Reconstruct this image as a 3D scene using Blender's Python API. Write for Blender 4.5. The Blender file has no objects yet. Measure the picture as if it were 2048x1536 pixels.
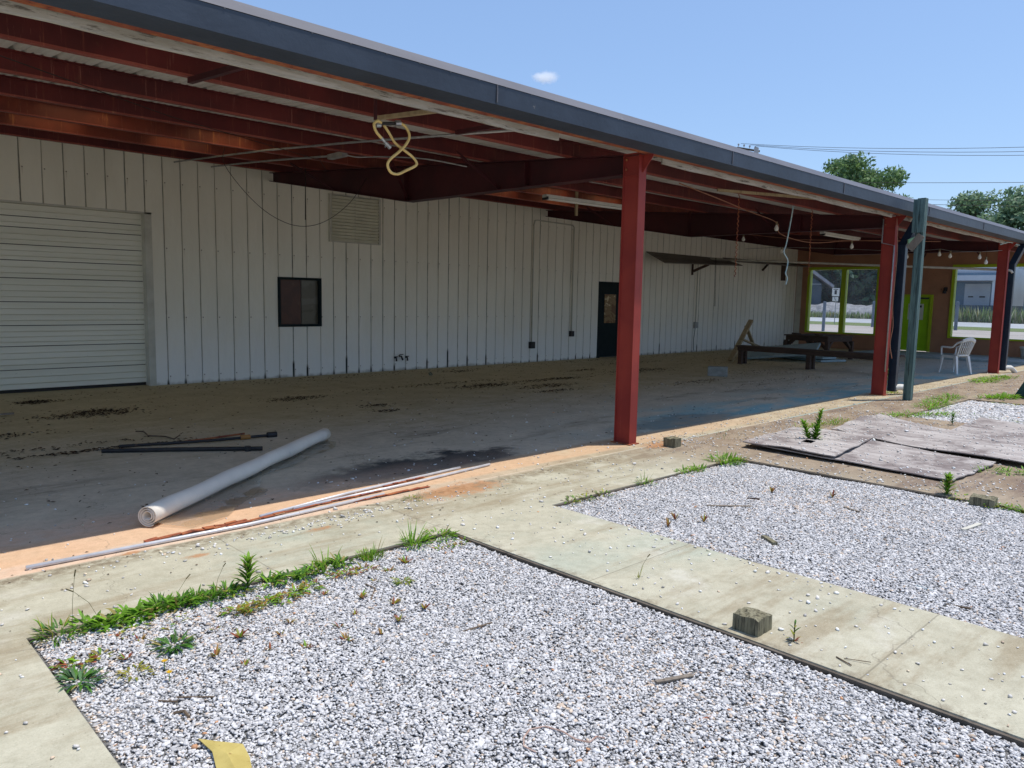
import bpy, bmesh, math, random
import numpy as np
from mathutils import Vector, Matrix
R = math.radians
random.seed(7)
scene = bpy.context.scene
COL = scene.collection

# ------------------------------------------------------------------ camera
YAW, PITCH, ROLL = 0.7705, 0.1120, -0.0196
def cam_axes():
    f = Vector((math.sin(YAW)*math.cos(PITCH), math.cos(YAW)*math.cos(PITCH), -math.sin(PITCH)))
    r = Vector((math.cos(YAW), -math.sin(YAW), 0)); d = f.cross(r)
    c, s = math.cos(ROLL), math.sin(ROLL)
    return c*r+s*d, -s*r+c*d, f
cr, cd, cf = cam_axes()
cam_data = bpy.data.cameras.new("camera"); cam = bpy.data.objects.new("camera", cam_data); COL.objects.link(cam)
cam_data.sensor_width = 36; cam_data.lens = 26.88; cam_data.clip_start = 0.05; cam_data.clip_end = 3000
cam.matrix_world = Matrix(((cr.x, -cd.x, -cf.x, 0), (cr.y, -cd.y, -cf.y, 0), (cr.z, -cd.z, -cf.z, 1.55), (0, 0, 0, 1)))
scene.camera = cam
# ------------------------------------------------------------------ light
SUN_DIR = Vector((0.25, -0.175, 1.0)).normalized()
world = bpy.data.worlds.new("World"); scene.world = world; world.use_nodes = True
wn = world.node_tree.nodes; wl = world.node_tree.links; wn.clear()
wo = wn.new('ShaderNodeOutputWorld'); bg = wn.new('ShaderNodeBackground'); sky = wn.new('ShaderNodeTexSky')
sky.sky_type = 'NISHITA'; sky.sun_disc = False
sky.sun_elevation = math.asin(SUN_DIR.z); sky.sun_rotation = math.atan2(SUN_DIR.x, SUN_DIR.y)
sky.air_density = 1.0; sky.dust_density = 1.0; sky.ozone_density = 4.5
hz_ = wn.new('ShaderNodeMix'); hz_.data_type = 'RGBA'; hz_.inputs[0].default_value = .45
wl.new(sky.outputs[0], hz_.inputs[6]); hz_.inputs[7].default_value = (1.25, 2.0, 3.45, 1)      # thin even summer haze
wl.new(hz_.outputs[2], bg.inputs[0]); bg.inputs[1].default_value = 0.135
wl.new(bg.outputs[0], wo.inputs[0])
sd = bpy.data.lights.new("sun", 'SUN'); sd.energy = 2.75; sd.angle = R(0.5); sd.color = (1.0, 0.95, 0.87)
so = bpy.data.objects.new("sun", sd); COL.objects.link(so); so.location = (0, 0, 30)
so.rotation_euler = (-SUN_DIR).to_track_quat('-Z', 'Y').to_euler()
scene.view_settings.view_transform = 'Standard'; scene.view_settings.look = 'None'
scene.view_settings.exposure = 0.62; scene.view_settings.gamma = 1.0
scene.render.engine = 'CYCLES'
scene.cycles.max_bounces = 12; scene.cycles.diffuse_bounces = 8; scene.cycles.glossy_bounces = 4
scene.cycles.transparent_max_bounces = 12; scene.cycles.use_denoising = True; scene.cycles.volume_bounces = 6

# ------------------------------------------------------------------ node helpers
class NT:
    def __init__(s, name):
        s.m = bpy.data.materials.new(name); s.m.use_nodes = True
        s.n = s.m.node_tree.nodes; s.l = s.m.node_tree.links
        s.b = s.n['Principled BSDF']; s.out = s.n['Material Output']
        s.pos = s.n.new('ShaderNodeNewGeometry').outputs['Position']
        s.b.inputs['Specular IOR Level'].default_value = 0.3
    def _in(s, sock, v):
        if isinstance(v, bpy.types.NodeSocket): s.l.new(v, sock)
        elif v is not None: sock.default_value = v
    def math(s, op, a, b=None, c=None, clamp=False):
        n = s.n.new('ShaderNodeMath'); n.operation = op; n.use_clamp = clamp
        s._in(n.inputs[0], a)
        if b is not None: s._in(n.inputs[1], b)
        if c is not None: s._in(n.inputs[2], c)
        return n.outputs[0]
    def xyz(s, v=None):
        n = s.n.new('ShaderNodeSeparateXYZ'); s.l.new(v or s.pos, n.inputs[0]); return n.outputs
    def scale(s, v, sc, loc=(0, 0, 0)):
        n = s.n.new('ShaderNodeMapping'); s.l.new(v, n.inputs[0]); n.inputs['Scale'].default_value = sc
        n.inputs['Location'].default_value = loc; return n.outputs[0]
    def noise(s, v=None, sc=5, det=5, rough=.6, stretch=None, dist=0, loc=(0, 0, 0)):
        v = v or s.pos
        if stretch or loc != (0, 0, 0): v = s.scale(v, stretch or (1, 1, 1), loc)
        n = s.n.new('ShaderNodeTexNoise'); s.l.new(v, n.inputs['Vector'])
        n.inputs['Scale'].default_value = sc; n.inputs['Detail'].default_value = det
        n.inputs['Roughness'].default_value = rough; n.inputs['Distortion'].default_value = dist
        return n.outputs['Fac']
    def vor(s, v=None, sc=20, feature='F1', out='Distance', stretch=None):
        v = v or s.pos
        if stretch: v = s.scale(v, stretch)
        n = s.n.new('ShaderNodeTexVoronoi'); n.feature = feature; s.l.new(v, n.inputs['Vector'])
        n.inputs['Scale'].default_value = sc; return n.outputs[out]
    def ramp(s, f, lo, hi, a=0., b=1.):
        n = s.n.new('ShaderNodeMapRange'); n.interpolation_type = 'SMOOTHSTEP'; s._in(n.inputs[0], f)
        n.inputs[1].default_value = lo; n.inputs[2].default_value = hi
        n.inputs[3].default_value = a; n.inputs[4].default_value = b; return n.outputs[0]
    def mix(s, f, a, b, mode='MIX'):
        n = s.n.new('ShaderNodeMix'); n.data_type = 'RGBA'; n.blend_type = mode
        s._in(n.inputs[0], f)
        for i, v in ((6, a), (7, b)):
            if isinstance(v, bpy.types.NodeSocket): s.l.new(v, n.inputs[i])
            else: n.inputs[i].default_value = (*v, 1)
        return n.outputs[2]
    def color(s, c):
        if isinstance(c, bpy.types.NodeSocket): s.l.new(c, s.b.inputs['Base Color'])
        else: s.b.inputs['Base Color'].default_value = (*c, 1)
    def rough(s, v): s._in(s.b.inputs['Roughness'], v)
    def bump(s, h, strength=.3, dist=.01):
        n = s.n.new('ShaderNodeBump'); n.inputs['Strength'].default_value = strength
        n.inputs['Distance'].default_value = dist; s.l.new(h, n.inputs['Height'])
        s.l.new(n.outputs[0], s.b.inputs['Normal'])

def simple(name, c1, c2=None, sc=8, rough=.7, bump=.0, stretch=None, metallic=0, spots=None, spot_sc=30, spot_t=.62, bdist=.005):
    t = NT(name); c2 = c2 or tuple(x*.75 for x in c1)
    f = t.ramp(t.noise(sc=sc, det=6, stretch=stretch), .32, .68)
    c = t.mix(f, c1, c2)
    if spots:
        g = t.ramp(t.noise(sc=spot_sc, det=5, rough=.7), spot_t, spot_t+.08)
        c = t.mix(g, c, spots)
    t.color(c); t.rough(rough); t.b.inputs['Metallic'].default_value = metallic
    if bump: t.bump(t.noise(sc=sc*6, det=5, stretch=stretch), bump, bdist)
    return t.m

# ------------------------------------------------------------------ mesh helpers
class MB:
    def __init__(s): s.v = []; s.f = []
    def add(s, vs, fs):
        o = len(s.v); s.v += [tuple(p) for p in vs]; s.f += [tuple(i+o for i in f) for f in fs]; return s
    def box(s, x0, x1, y0, y1, z0, z1):
        return s.add([(x0,y0,z0),(x1,y0,z0),(x1,y1,z0),(x0,y1,z0),(x0,y0,z1),(x1,y0,z1),(x1,y1,z1),(x0,y1,z1)],
                     [(0,3,2,1),(4,5,6,7),(0,1,5,4),(1,2,6,5),(2,3,7,6),(3,0,4,7)])
    def bar(s, a, b, w, h, up=(0, 0, 1)):
        a = Vector(a); b = Vector(b); d = (b-a).normalized(); up = Vector(up)
        sd_ = d.cross(up)
        if sd_.length < 1e-4: sd_ = d.cross(Vector((1, 0, 0)))
        sd_.normalize(); u = sd_.cross(d).normalized()
        vs = []
        for p in (a, b):
            for i, j in ((-1,-1),(1,-1),(1,1),(-1,1)): vs.append(p+sd_*i*w/2+u*j*h/2)
        return s.add(vs, [(3,2,1,0),(4,5,6,7),(0,1,5,4),(1,2,6,5),(2,3,7,6),(3,0,4,7)])
    def tube(s, pts, r, n=8, cap=True):
        pts = [Vector(p) for p in pts]; rr = r if isinstance(r, (list, tuple)) else [r]*len(pts)
        o = len(s.v); prev = None
        for i, p in enumerate(pts):
            d = (pts[min(i+1, len(pts)-1)]-pts[max(i-1, 0)]).normalized()
            if prev is None:
                u = d.cross(Vector((0, 0, 1)))
                if u.length < 1e-3: u = d.cross(Vector((1, 0, 0)))
            else: u = prev-d*prev.dot(d)
            u.normalize(); w = d.cross(u); prev = u
            for k in range(n):
                a = 2*math.pi*k/n; s.v.append(tuple(p+(u*math.cos(a)+w*math.sin(a))*rr[i]))
        for i in range(len(pts)-1):
            for k in range(n):
                a = o+i*n+k; b = o+i*n+(k+1) % n; s.f.append((a, b, b+n, a+n))
        if cap:
            s.f.append(tuple(o+k for k in reversed(range(n)))); s.f.append(tuple(o+(len(pts)-1)*n+k for k in range(n)))
        return s
    def lathe(s, prof, n=16, c=(0, 0, 0), axis='z'):
        o = len(s.v)
        for r_, z in prof:
            for k in range(n):
                a = 2*math.pi*k/n; s.v.append((c[0]+r_*math.cos(a), c[1]+r_*math.sin(a), c[2]+z))
        for i in range(len(prof)-1):
            for k in range(n):
                a = o+i*n+k; b = o+i*n+(k+1) % n; s.f.append((a, b, b+n, a+n))
        return s
    def poly(s, pts, off):
        """extrude polygon by vector off"""
        n = len(pts); off = Vector(off); vs = [Vector(p) for p in pts]; vs += [p+off for p in vs[:n]]
        return s.add(vs, [tuple(reversed(range(n))), tuple(range(n, 2*n))]+[(i, (i+1) % n, (i+1) % n+n, i+n) for i in range(n)])
    def jitter(s, a, seed=1):
        rg = random.Random(seed); cache = {}
        for i, v in enumerate(s.v):
            k = tuple(round(c, 4) for c in v)
            if k not in cache: cache[k] = tuple(rg.uniform(-a, a) for _ in range(3))
            d = cache[k]; s.v[i] = tuple(v[j]+d[j] for j in range(3))
        return s
    def build(s, name, mat=None, parent=None, base=None, smooth=False, bevel=0, fixn=True):
        me = bpy.data.meshes.new(name)
        off = Vector((0, 0, 0))
        if parent is not None: off = wloc(parent)
        elif base is not None: off = Vector(base)
        me.from_pydata([tuple(Vector(v)-off) for v in s.v], [], s.f)
        if fixn:
            bm = bmesh.new(); bm.from_mesh(me); bmesh.ops.recalc_face_normals(bm, faces=bm.faces)
            if bevel: bmesh.ops.bevel(bm, geom=[e for e in bm.edges if len(e.link_faces) == 2 and e.calc_face_angle(0) > .6], offset=bevel, segments=2, affect='EDGES', profile=.5)
            bm.to_mesh(me); bm.free()
        if mat: me.materials.append(mat)
        if smooth:
            for p in me.polygons: p.use_smooth = True
        o = bpy.data.objects.new(name, me); COL.objects.link(o)
        if parent is not None: o.parent = parent
        elif base is not None: o.location = base
        return o
def wloc(o):
    l = Vector(o.location)
    while o.parent: o = o.parent; l += Vector(o.location)
    return l
def tag(o, label=None, cat=None, group=None, kind=None):
    if label: o['label'] = label
    if cat: o['category'] = cat
    if group: o['group'] = group
    if kind: o['kind'] = kind
    return o
def thing(name, loc, label, cat, group=None, rz=0):
    o = bpy.data.objects.new(name, None); COL.objects.link(o); o.location = loc; o.rotation_euler = (0, 0, rz)
    o.empty_display_size = .2
    return tag(o, label, cat, group)
def copy_tree(o, parent=None):
    c = o.copy(); COL.objects.link(c); c.parent = parent
    for ch in [x for x in COL.objects if x.parent == o]: copy_tree(ch, c)
    return c
def np_mesh(name, verts, faces, mat, col=None, smooth=False):
    me = bpy.data.meshes.new(name); nv = len(verts); nf = len(faces); k = faces.shape[1]
    me.vertices.add(nv); me.vertices.foreach_set('co', verts.astype(np.float32).ravel())
    me.loops.add(nf*k); me.loops.foreach_set('vertex_index', faces.astype(np.int32).ravel())
    me.polygons.add(nf); me.polygons.foreach_set('loop_start', np.arange(0, nf*k, k, dtype=np.int32))
    me.polygons.foreach_set('loop_total', np.full(nf, k, dtype=np.int32))
    me.update(calc_edges=True)
    if col is not None:
        a = me.color_attributes.new('Col', 'FLOAT_COLOR', 'POINT')
        a.data.foreach_set('color', np.concatenate([col, np.ones((nv, 1))], 1).astype(np.float32).ravel())
    me.materials.append(mat)
    if smooth: me.polygons.foreach_set('use_smooth', np.ones(nf, dtype=bool))
    o = bpy.data.objects.new(name, me); COL.objects.link(o); return o
def attr_mat(name, rough=.8, trans=0, bump=0):
    t = NT(name); a = t.n.new('ShaderNodeAttribute'); a.attribute_name = 'Col'
    c = t.mix(t.ramp(t.noise(sc=140, det=3), .3, .7), a.outputs['Color'], t.mix(1.0, a.outputs['Color'], (.72, .72, .74), 'MULTIPLY'))
    t.color(c); t.rough(rough)
    if bump: t.bump(t.noise(sc=220, det=4), bump, .003)
    if trans:
        tr = t.n.new('ShaderNodeBsdfTranslucent'); t.l.new(a.outputs['Color'], tr.inputs[0])
        mx = t.n.new('ShaderNodeMixShader'); mx.inputs[0].default_value = trans
        t.l.new(t.b.outputs[0], mx.inputs[1]); t.l.new(tr.outputs[0], mx.inputs[2]); t.l.new(mx.outputs[0], t.out.inputs[0])
    return t.m

# ------------------------------------------------------------------ materials
def m_concrete():
    t = NT('concrete')
    X, Y, Z = t.xyz()
    nA = t.noise(sc=.55, det=6, rough=.65); nB = t.noise(sc=2.2, det=8, rough=.7); nC = t.noise(sc=14, det=8, rough=.75)
    nS = t.noise(sc=1.3, det=7, rough=.7, stretch=(.35, 1.6, 1))
    wob = t.math('MULTIPLY', t.math('SUBTRACT', nB, .5), 1.3)
    Yw = t.math('ADD', Y, wob); Xw = t.math('ADD', X, t.math('MULTIPLY', wob, 1.6))
    # open-air walk
    walk = t.mix(t.ramp(nB, .3, .7), (.51, .485, .375), (.42, .395, .295))
    walk = t.mix(t.math('MULTIPLY', t.ramp(nA, .5, .66), .55), walk, (.41, .46, .385))      # green tint
    walk = t.mix(t.math('MULTIPLY', t.ramp(t.noise(sc=1.7, det=6, loc=(5, 3, 0)), .55, .72), .7), walk, (.60, .58, .50))
    walk = t.mix(t.math('MULTIPLY', t.ramp(nS, .48, .64), .75), walk, (.31, .255, .165))
    seam = t.math('MULTIPLY', t.ramp(t.math('ABSOLUTE', t.math('SUBTRACT', Y, 4.66)), .16, .0), t.ramp(nC, .38, .6))
    walk = t.mix(t.math('MULTIPLY', seam, .8), walk, (.20, .155, .10))
    patch = t.math('MULTIPLY', t.math('MULTIPLY', t.ramp(Xw, 2.6, 4.2), t.ramp(Y, 4.0, 4.5)), t.ramp(nB, .42, .6))
    walk = t.mix(t.math('MULTIPLY', patch, .6), walk, (.27, .215, .13))
    edg = t.math('MULTIPLY', t.ramp(t.math('ABSOLUTE', t.math('SUBTRACT', X, 3.17)), .09, .0), t.ramp(nC, .45, .6))
    walk = t.mix(t.math('MULTIPLY', edg, .6), walk, (.24, .20, .14))
    # brown soil staining to the right of the second gravel bed
    soil = t.mix(t.ramp(nB, .35, .65), (.24, .175, .12), (.36, .29, .21))
    soil = t.mix(t.math('MULTIPLY', t.ramp(nS, .52, .64), .8), soil, (.17, .12, .095))
    mS = t.math('MULTIPLY', t.ramp(Xw, 5.2, 7.6), 1.0)
    walk = t.mix(mS, walk, soil)
    # pinkish band along the slab edge
    pink = t.mix(t.ramp(nB, .35, .7), (.68, .46, .32), (.64, .53, .41))
    mP = t.math('MULTIPLY', t.math('MULTIPLY', t.ramp(Y, 4.70, 4.74), t.ramp(Xw, 6.0, 1.6)), t.ramp(Y, 5.9, 5.4))
    mP2 = t.math('MULTIPLY', t.math('MULTIPLY', t.ramp(Y, 4.86, 4.93), t.ramp(Xw, 12.5, 4.0, 0, .75)), t.ramp(nA, .3, .5))
    # under the canopy
    olive = t.mix(t.ramp(nB, .3, .7), (.60, .50, .30), (.49, .40, .235))
    grey = t.mix(t.ramp(nB, .3, .7), (.68, .59, .45), (.55, .48, .36))
    grey = t.mix(t.math('MULTIPLY', t.ramp(nS, .52, .68), .7), grey, (.27, .23, .17))
    ins = t.mix(t.ramp(t.math('ADD', Yw, t.math('MULTIPLY', nA, 3.0)), 8.2, 11.2), grey, olive)
    teal = t.mix(t.ramp(nC, .35, .65), (.17, .41, .45), (.33, .48, .48))
    mT = t.math('MULTIPLY', t.ramp(Yw, 7.0, 5.5), t.ramp(Xw, 5.5, 9.5))
    mT = t.math('MULTIPLY', mT, t.ramp(t.noise(sc=1.1, det=7, stretch=(.5, 1.3, 1), loc=(3, 9, 0)), .40, .56))
    ins = t.mix(mT, ins, teal)
    mTe = t.math('MULTIPLY', t.math('MULTIPLY', t.ramp(Xw, 17.5, 20.5), t.ramp(Y, 8.5, 6.5)), .45)
    ins = t.mix(mTe, ins, (.46, .53, .55))
    # black mildew patch
    dx = t.math('DIVIDE', t.math('SUBTRACT', Xw, 4.15), 1.35); dy = t.math('DIVIDE', t.math('SUBTRACT', Yw, 5.45), .55)
    dd = t.math('ADD', t.math('MULTIPLY', dx, dx), t.math('MULTIPLY', dy, dy))
    ins = t.mix(t.ramp(dd, 1.1, .3), ins, (.035, .042, .045))
    dx = t.math('DIVIDE', t.math('SUBTRACT', Xw, 8.3), 1.6); dy = t.math('DIVIDE', t.math('SUBTRACT', Yw, 5.5), .45)
    dd = t.math('ADD', t.math('MULTIPLY', dx, dx), t.math('MULTIPLY', dy, dy))
    ins = t.mix(t.ramp(dd, 1.1, .3, 0, .5), ins, (.07, .075, .075))
    inside = t.ramp(Y, 4.74, 4.78)
    col = t.mix(inside, walk, ins)
    band = t.math('MULTIPLY', t.ramp(Y, 4.76, 4.80), t.ramp(t.math('ADD', Y, t.math('MULTIPLY', t.math('SUBTRACT', nB, .5), .25)), 5.35, 5.2))
    rim = t.mix(t.ramp(nB, .35, .65), (.50, .43, .30), (.38, .30, .20))
    col = t.mix(band, col, rim)
    col = t.mix(mP, col, pink); col = t.mix(t.math('MULTIPLY', mP2, t.ramp(Y, 5.35, 5.2)), col, (.66, .42, .25))
    # rust blotches
    for cx, cy, r_ in ((3.9, 4.62, .33), (1.72, 4.42, .06), (2.55, 4.42, .07), (6.9, 4.75, .25), (2.0, 4.9, .06), (1.45, 4.72, .05)):
        dx = t.math('DIVIDE', t.math('SUBTRACT', X, cx), r_*1.5); dy = t.math('DIVIDE', t.math('SUBTRACT', Y, cy), r_*.6)
        dd = t.math('ADD', t.math('ADD', t.math('MULTIPLY', dx, dx), t.math('MULTIPLY', dy, dy)), t.math('MULTIPLY', t.math('SUBTRACT', nC, .5), 5.0))
        dd = t.math('ADD', dd, t.math('MULTIPLY', t.math('SUBTRACT', nB, .5), 3.0))
        col = t.mix(t.ramp(dd, 1.2, .0, 0, .7), col, (.42, .17, .05))
    gr = t.noise(sc=120, det=4, rough=.8)
    col = t.mix(t.ramp(gr, .52, .68, 0, .45), col, t.mix(1.0, col, (.55, .54, .52), 'MULTIPLY')); col = t.mix(t.ramp(gr, .44, .30, 0, .35), col, (.72, .70, .64))
    jn = t.math('ADD', t.math('MULTIPLY', t.math('SUBTRACT', nC, .5), .012), 0)
    for ax_, at, lo, hi in ((Y, 1.15, 3.17, 4.16), (Y, 2.62, 3.17, 4.16), (X, 1.95, 3.83, 4.72), (X, 3.17, 3.83, 4.72), (X, 5.3, 3.83, 4.72), (X, -.6, 3.83, 4.72), (Y, 2.3, -1, .73), (X, 8.2, 3.83, 4.9), (Y, 4.60, 6.9, 20)):
        oth = X if ax_ is Y else Y
        jm = t.math('MULTIPLY', t.ramp(t.math('ABSOLUTE', t.math('ADD', t.math('SUBTRACT', ax_, at), jn)), .006, .002), t.math('MULTIPLY', t.math('GREATER_THAN', oth, lo), t.math('LESS_THAN', oth, hi)))
        col = t.mix(t.math('MULTIPLY', jm, .45), col, (.13, .115, .085))
    # fine speckle, pits, joints
    col = t.mix(t.math('MULTIPLY', t.ramp(nC, .35, .7), .45), col, t.mix(1.0, col, (.62, .60, .56), 'MULTIPLY'))
    v = t.vor(sc=26, out='Distance')
    col = t.mix(t.math('MULTIPLY', t.ramp(v, .09, .05), t.ramp(t.noise(sc=2.0, loc=(7, 1, 0)), .45, .6, 0, .8)), col, (.10, .08, .06))
    crk = t.vor(t.scale(t.pos, (1, 1, 0)), sc=.42, feature='DISTANCE_TO_EDGE')
    n2 = t.n.new('ShaderNodeTexVoronoi'); n2.feature = 'DISTANCE_TO_EDGE'; n2.inputs['Scale'].default_value = .45
    wv = t.n.new('ShaderNodeVectorMath'); wv.operation = 'ADD'; t.l.new(t.pos, wv.inputs[0])
    nn = t.n.new('ShaderNodeTexNoise'); nn.inputs['Scale'].default_value = 1.5; nn.inputs['Detail'].default_value = 6; t.l.new(t.pos, nn.inputs[0]); t.l.new(nn.outputs['Color'], wv.inputs[1])
    t.l.new(wv.outputs[0], n2.inputs[0])
    col = t.mix(t.ramp(n2.outputs[0], .0022, .0005, 0, .35), col, (.12, .10, .08))
    t.color(col); t.rough(.88)
    h = t.math('ADD', t.math('MULTIPLY', nC, .6), t.noise(sc=70, det=4))
    t.bump(h, .35, .004)
    return t.m

def m_siding():
    t = NT('painted_siding'); X, Y, Z = t.xyz()
    c = t.mix(t.ramp(t.noise(sc=1.2, det=6, stretch=(1, 1, .35)), .35, .7), (.88, .84, .72), (.81, .77, .65))
    lowb = t.ramp(t.math('ADD', Z, t.math('MULTIPLY', t.noise(sc=2), .9)), 1.9, .5)
    c = t.mix(t.math('MULTIPLY', lowb, .75), c, (.87, .87, .86))  # lower siding colour whitened to imitate the brighter light near the floor
    fr = t.math('FRACT', t.math('DIVIDE', t.math('SUBTRACT', X, 6.42), .285))
    dist = t.math('MINIMUM', fr, t.math('SUBTRACT', 1.0, fr))     # 0 at a seam
    col_id = t.math('FLOOR', t.math('ADD', t.math('DIVIDE', t.math('SUBTRACT', X, 6.42), .285), .5))
    cid = t.n.new('ShaderNodeTexWhiteNoise'); cid.noise_dimensions = '1D'; t.l.new(col_id, cid.inputs['W'])
    streak = t.noise(sc=1.6, det=7, rough=.7, stretch=(.8, 1, .8))
    w = t.math('ADD', t.math('MULTIPLY', cid.outputs[0], .022), t.math('MULTIPLY', t.math('SUBTRACT', streak, .5), .08))
    c = t.mix(t.ramp(t.math('SUBTRACT', dist, w), .026, .0, 0, .75), c, (.15, .145, .12))
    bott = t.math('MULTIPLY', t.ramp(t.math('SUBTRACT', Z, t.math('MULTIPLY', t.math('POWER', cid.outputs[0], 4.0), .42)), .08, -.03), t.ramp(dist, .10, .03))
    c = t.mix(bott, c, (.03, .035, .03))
    for zz in (.14, 1.12, 2.25, 3.3):      # screw rows
        ax = t.math('MULTIPLY', t.math('SUBTRACT', fr, .135), .285); az = t.math('SUBTRACT', Z, zz)
        d2 = t.math('ADD', t.math('MULTIPLY', ax, ax), t.math('MULTIPLY', az, az))
        c = t.mix(t.ramp(d2, .00016, .00006, 0, .8), c, (.14, .10, .07))
        st = t.math('MULTIPLY', t.ramp(t.math('ABSOLUTE', ax), .008, .002), t.math('MULTIPLY', t.ramp(az, -.16, -.01), t.ramp(az, .004, -.004)))
        c = t.mix(t.math('MULTIPLY', st, t.math('MULTIPLY', cid.outputs[0], .5)), c, (.36, .24, .15))
    sp = t.ramp(t.noise(sc=9, det=8, rough=.8), .68, .76)
    c = t.mix(t.math('MULTIPLY', sp, .6), c, (.30, .28, .22))
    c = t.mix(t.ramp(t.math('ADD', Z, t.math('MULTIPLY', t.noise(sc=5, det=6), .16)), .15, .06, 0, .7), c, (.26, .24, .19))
    t.color(c); t.rough(.62); t.bump(t.noise(sc=2.5, det=4, stretch=(1, 1, .4)), .5, .03)
    return t.m

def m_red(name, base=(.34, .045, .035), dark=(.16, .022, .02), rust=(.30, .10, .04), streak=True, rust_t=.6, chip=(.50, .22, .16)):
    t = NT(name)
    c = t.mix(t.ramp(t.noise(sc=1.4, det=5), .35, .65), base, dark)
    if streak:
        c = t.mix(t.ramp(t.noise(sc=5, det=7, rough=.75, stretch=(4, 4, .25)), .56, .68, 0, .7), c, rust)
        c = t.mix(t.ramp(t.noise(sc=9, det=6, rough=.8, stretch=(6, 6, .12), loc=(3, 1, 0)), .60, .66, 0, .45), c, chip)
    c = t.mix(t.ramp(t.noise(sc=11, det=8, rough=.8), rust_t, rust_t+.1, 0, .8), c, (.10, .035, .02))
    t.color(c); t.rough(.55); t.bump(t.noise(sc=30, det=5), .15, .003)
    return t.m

def m_wood(name, a, b, dark, axis=(1, 1, .08), sc=14, streak_t=.55):
    t = NT(name)
    tc = t.n.new('ShaderNodeTexCoord').outputs['Object']
    g = t.noise(tc, sc=sc, det=8, rough=.7, stretch=axis, dist=.4)
    c = t.mix(t.ramp(g, .35, .65), a, b)
    c = t.mix(t.ramp(t.noise(tc, sc=sc*1.7, det=7, rough=.75, stretch=axis, loc=(4, 2, 1)), streak_t, streak_t+.12, 0, .85), c, dark)
    t.color(c); t.rough(.85); t.bump(g, .5, .006)
    return t.m

def m_sheet(name):   # weathered plywood on the ground
    t = NT(name)
    g = t.noise(sc=3.2, det=8, rough=.7, stretch=(3.2, .6, 1), dist=.5)
    c = t.mix(t.ramp(g, .35, .65), (.46, .425, .40), (.29, .255, .24))
    c = t.mix(t.ramp(t.noise(sc=1.9, det=8, rough=.75), .46, .62, 0, .8), c, (.15, .12, .115))
    c = t.mix(t.ramp(t.noise(sc=9, det=9, rough=.8, stretch=(2, .5, 1)), .58, .68, 0, .8), c, (.60, .57, .56))
    c = t.mix(t.ramp(t.noise(sc=22, det=8, rough=.8), .60, .68, 0, .8), c, (.07, .055, .05))
    t.color(c); t.rough(.9); t.bump(g, .6, .008)
    return t.m

M = {}
M['concrete'] = m_concrete(); M['siding'] = m_siding()
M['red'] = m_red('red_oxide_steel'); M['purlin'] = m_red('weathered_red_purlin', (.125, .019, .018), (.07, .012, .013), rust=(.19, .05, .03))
M['purlin_skylit_rust'] = m_red('skylit_rusty_purlin', (.21, .042, .022), (.11, .022, .016), rust=(.36, .12, .045))  # lighter rust orange, so the colour itself carries some of the skylight glow
M['purlin_lip'] = m_red('rust_flaked_flange', (.30, .075, .055), (.20, .045, .035), rust=(.42, .17, .10))
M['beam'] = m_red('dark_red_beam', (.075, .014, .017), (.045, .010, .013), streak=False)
M['column'] = m_red('red_column_paint', (.33, .045, .030), (.24, .030, .024), streak=True, rust_t=.66, rust=(.20, .03, .022), chip=(.36, .07, .05))
M['rust'] = simple('rusted_steel', (.42, .15, .06), (.24, .06, .04), sc=9, rough=.85, bump=.3, spots=(.09, .04, .025), spot_sc=18, spot_t=.58)
M['deck'] = simple('roof_deck_underside', (.66, .64, .60), (.52, .49, .44), sc=3, rough=.6, stretch=(1, .3, 1), spots=(.20, .14, .09), spot_sc=7, spot_t=.66)
M['gutter'] = simple('slate_gutter_paint', (.050, .064, .088), (.036, .045, .062), sc=2.2, rough=.45, stretch=(.5, 1, .6), bump=.25, bdist=.02, spots=(.20, .19, .18), spot_sc=9, spot_t=.67)
M['flash'] = simple('grey_flashing', (.135, .13, .14), (.105, .10, .108), sc=2.4, rough=.45, stretch=(.4, 1, 1), spots=(.34, .33, .32), spot_sc=14, spot_t=.68)
M['board'] = m_wood('peeling_white_board', (.55, .53, .48), (.40, .37, .31), (.10, .085, .07), axis=(.12, 1, 1), sc=18, streak_t=.52)
M['teal_post'] = m_wood('teal_stained_post', (.14, .215, .20), (.055, .10, .10), (.02, .025, .022), axis=(1, 1, .05), sc=26, streak_t=.50)
M['old_wood'] = m_wood('grey_old_wood', (.26, .22, .18), (.17, .14, .11), (.06, .045, .035), axis=(1, 1, .1), sc=24)
M['brown_wood'] = m_wood('dark_brown_wood', (.10, .065, .048), (.065, .042, .032), (.025, .016, .012), axis=(1, .1, 1), sc=20)
M['tan_wood'] = m_wood('tan_lumber', (.42, .33, .20), (.32, .24, .14), (.16, .11, .06), axis=(1, 1, .1), sc=18)
M['stub'] = m_wood('mossy_post_stub', (.26, .24, .16), (.16, .145, .09), (.035, .03, .02), axis=(1, 1, .06), sc=34, streak_t=.48)
M['edge'] = m_wood('dark_edging_timber', (.15, .125, .10), (.09, .075, .06), (.02, .017, .014), axis=(.3, .3, 1), sc=12)
M['sheet'] = m_sheet('weathered_plywood')
M['navy'] = simple('navy_downspout_paint', (.018, .035, .055), (.012, .024, .042), sc=6, rough=.35, spots=(.05, .06, .07), spot_sc=20)
M['lime'] = simple('lime_green_paint', (.34, .62, .012), (.29, .54, .01), sc=3, rough=.45)
M['lime_trim'] = simple('lime_trim_paint', (.42, .55, .02), (.36, .48, .02), sc=3, rough=.45)
M['terracotta'] = simple('terracotta_stucco', (.42, .215, .125), (.35, .175, .105), sc=2, rough=.85, bump=.3, spots=(.26, .13, .07), spot_sc=5, spot_t=.64)
M['white_metal'] = simple('white_enamel', (.72, .71, .66), (.62, .61, .56), sc=7, rough=.45, spots=(.4, .35, .28), spot_sc=25, spot_t=.7)
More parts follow.
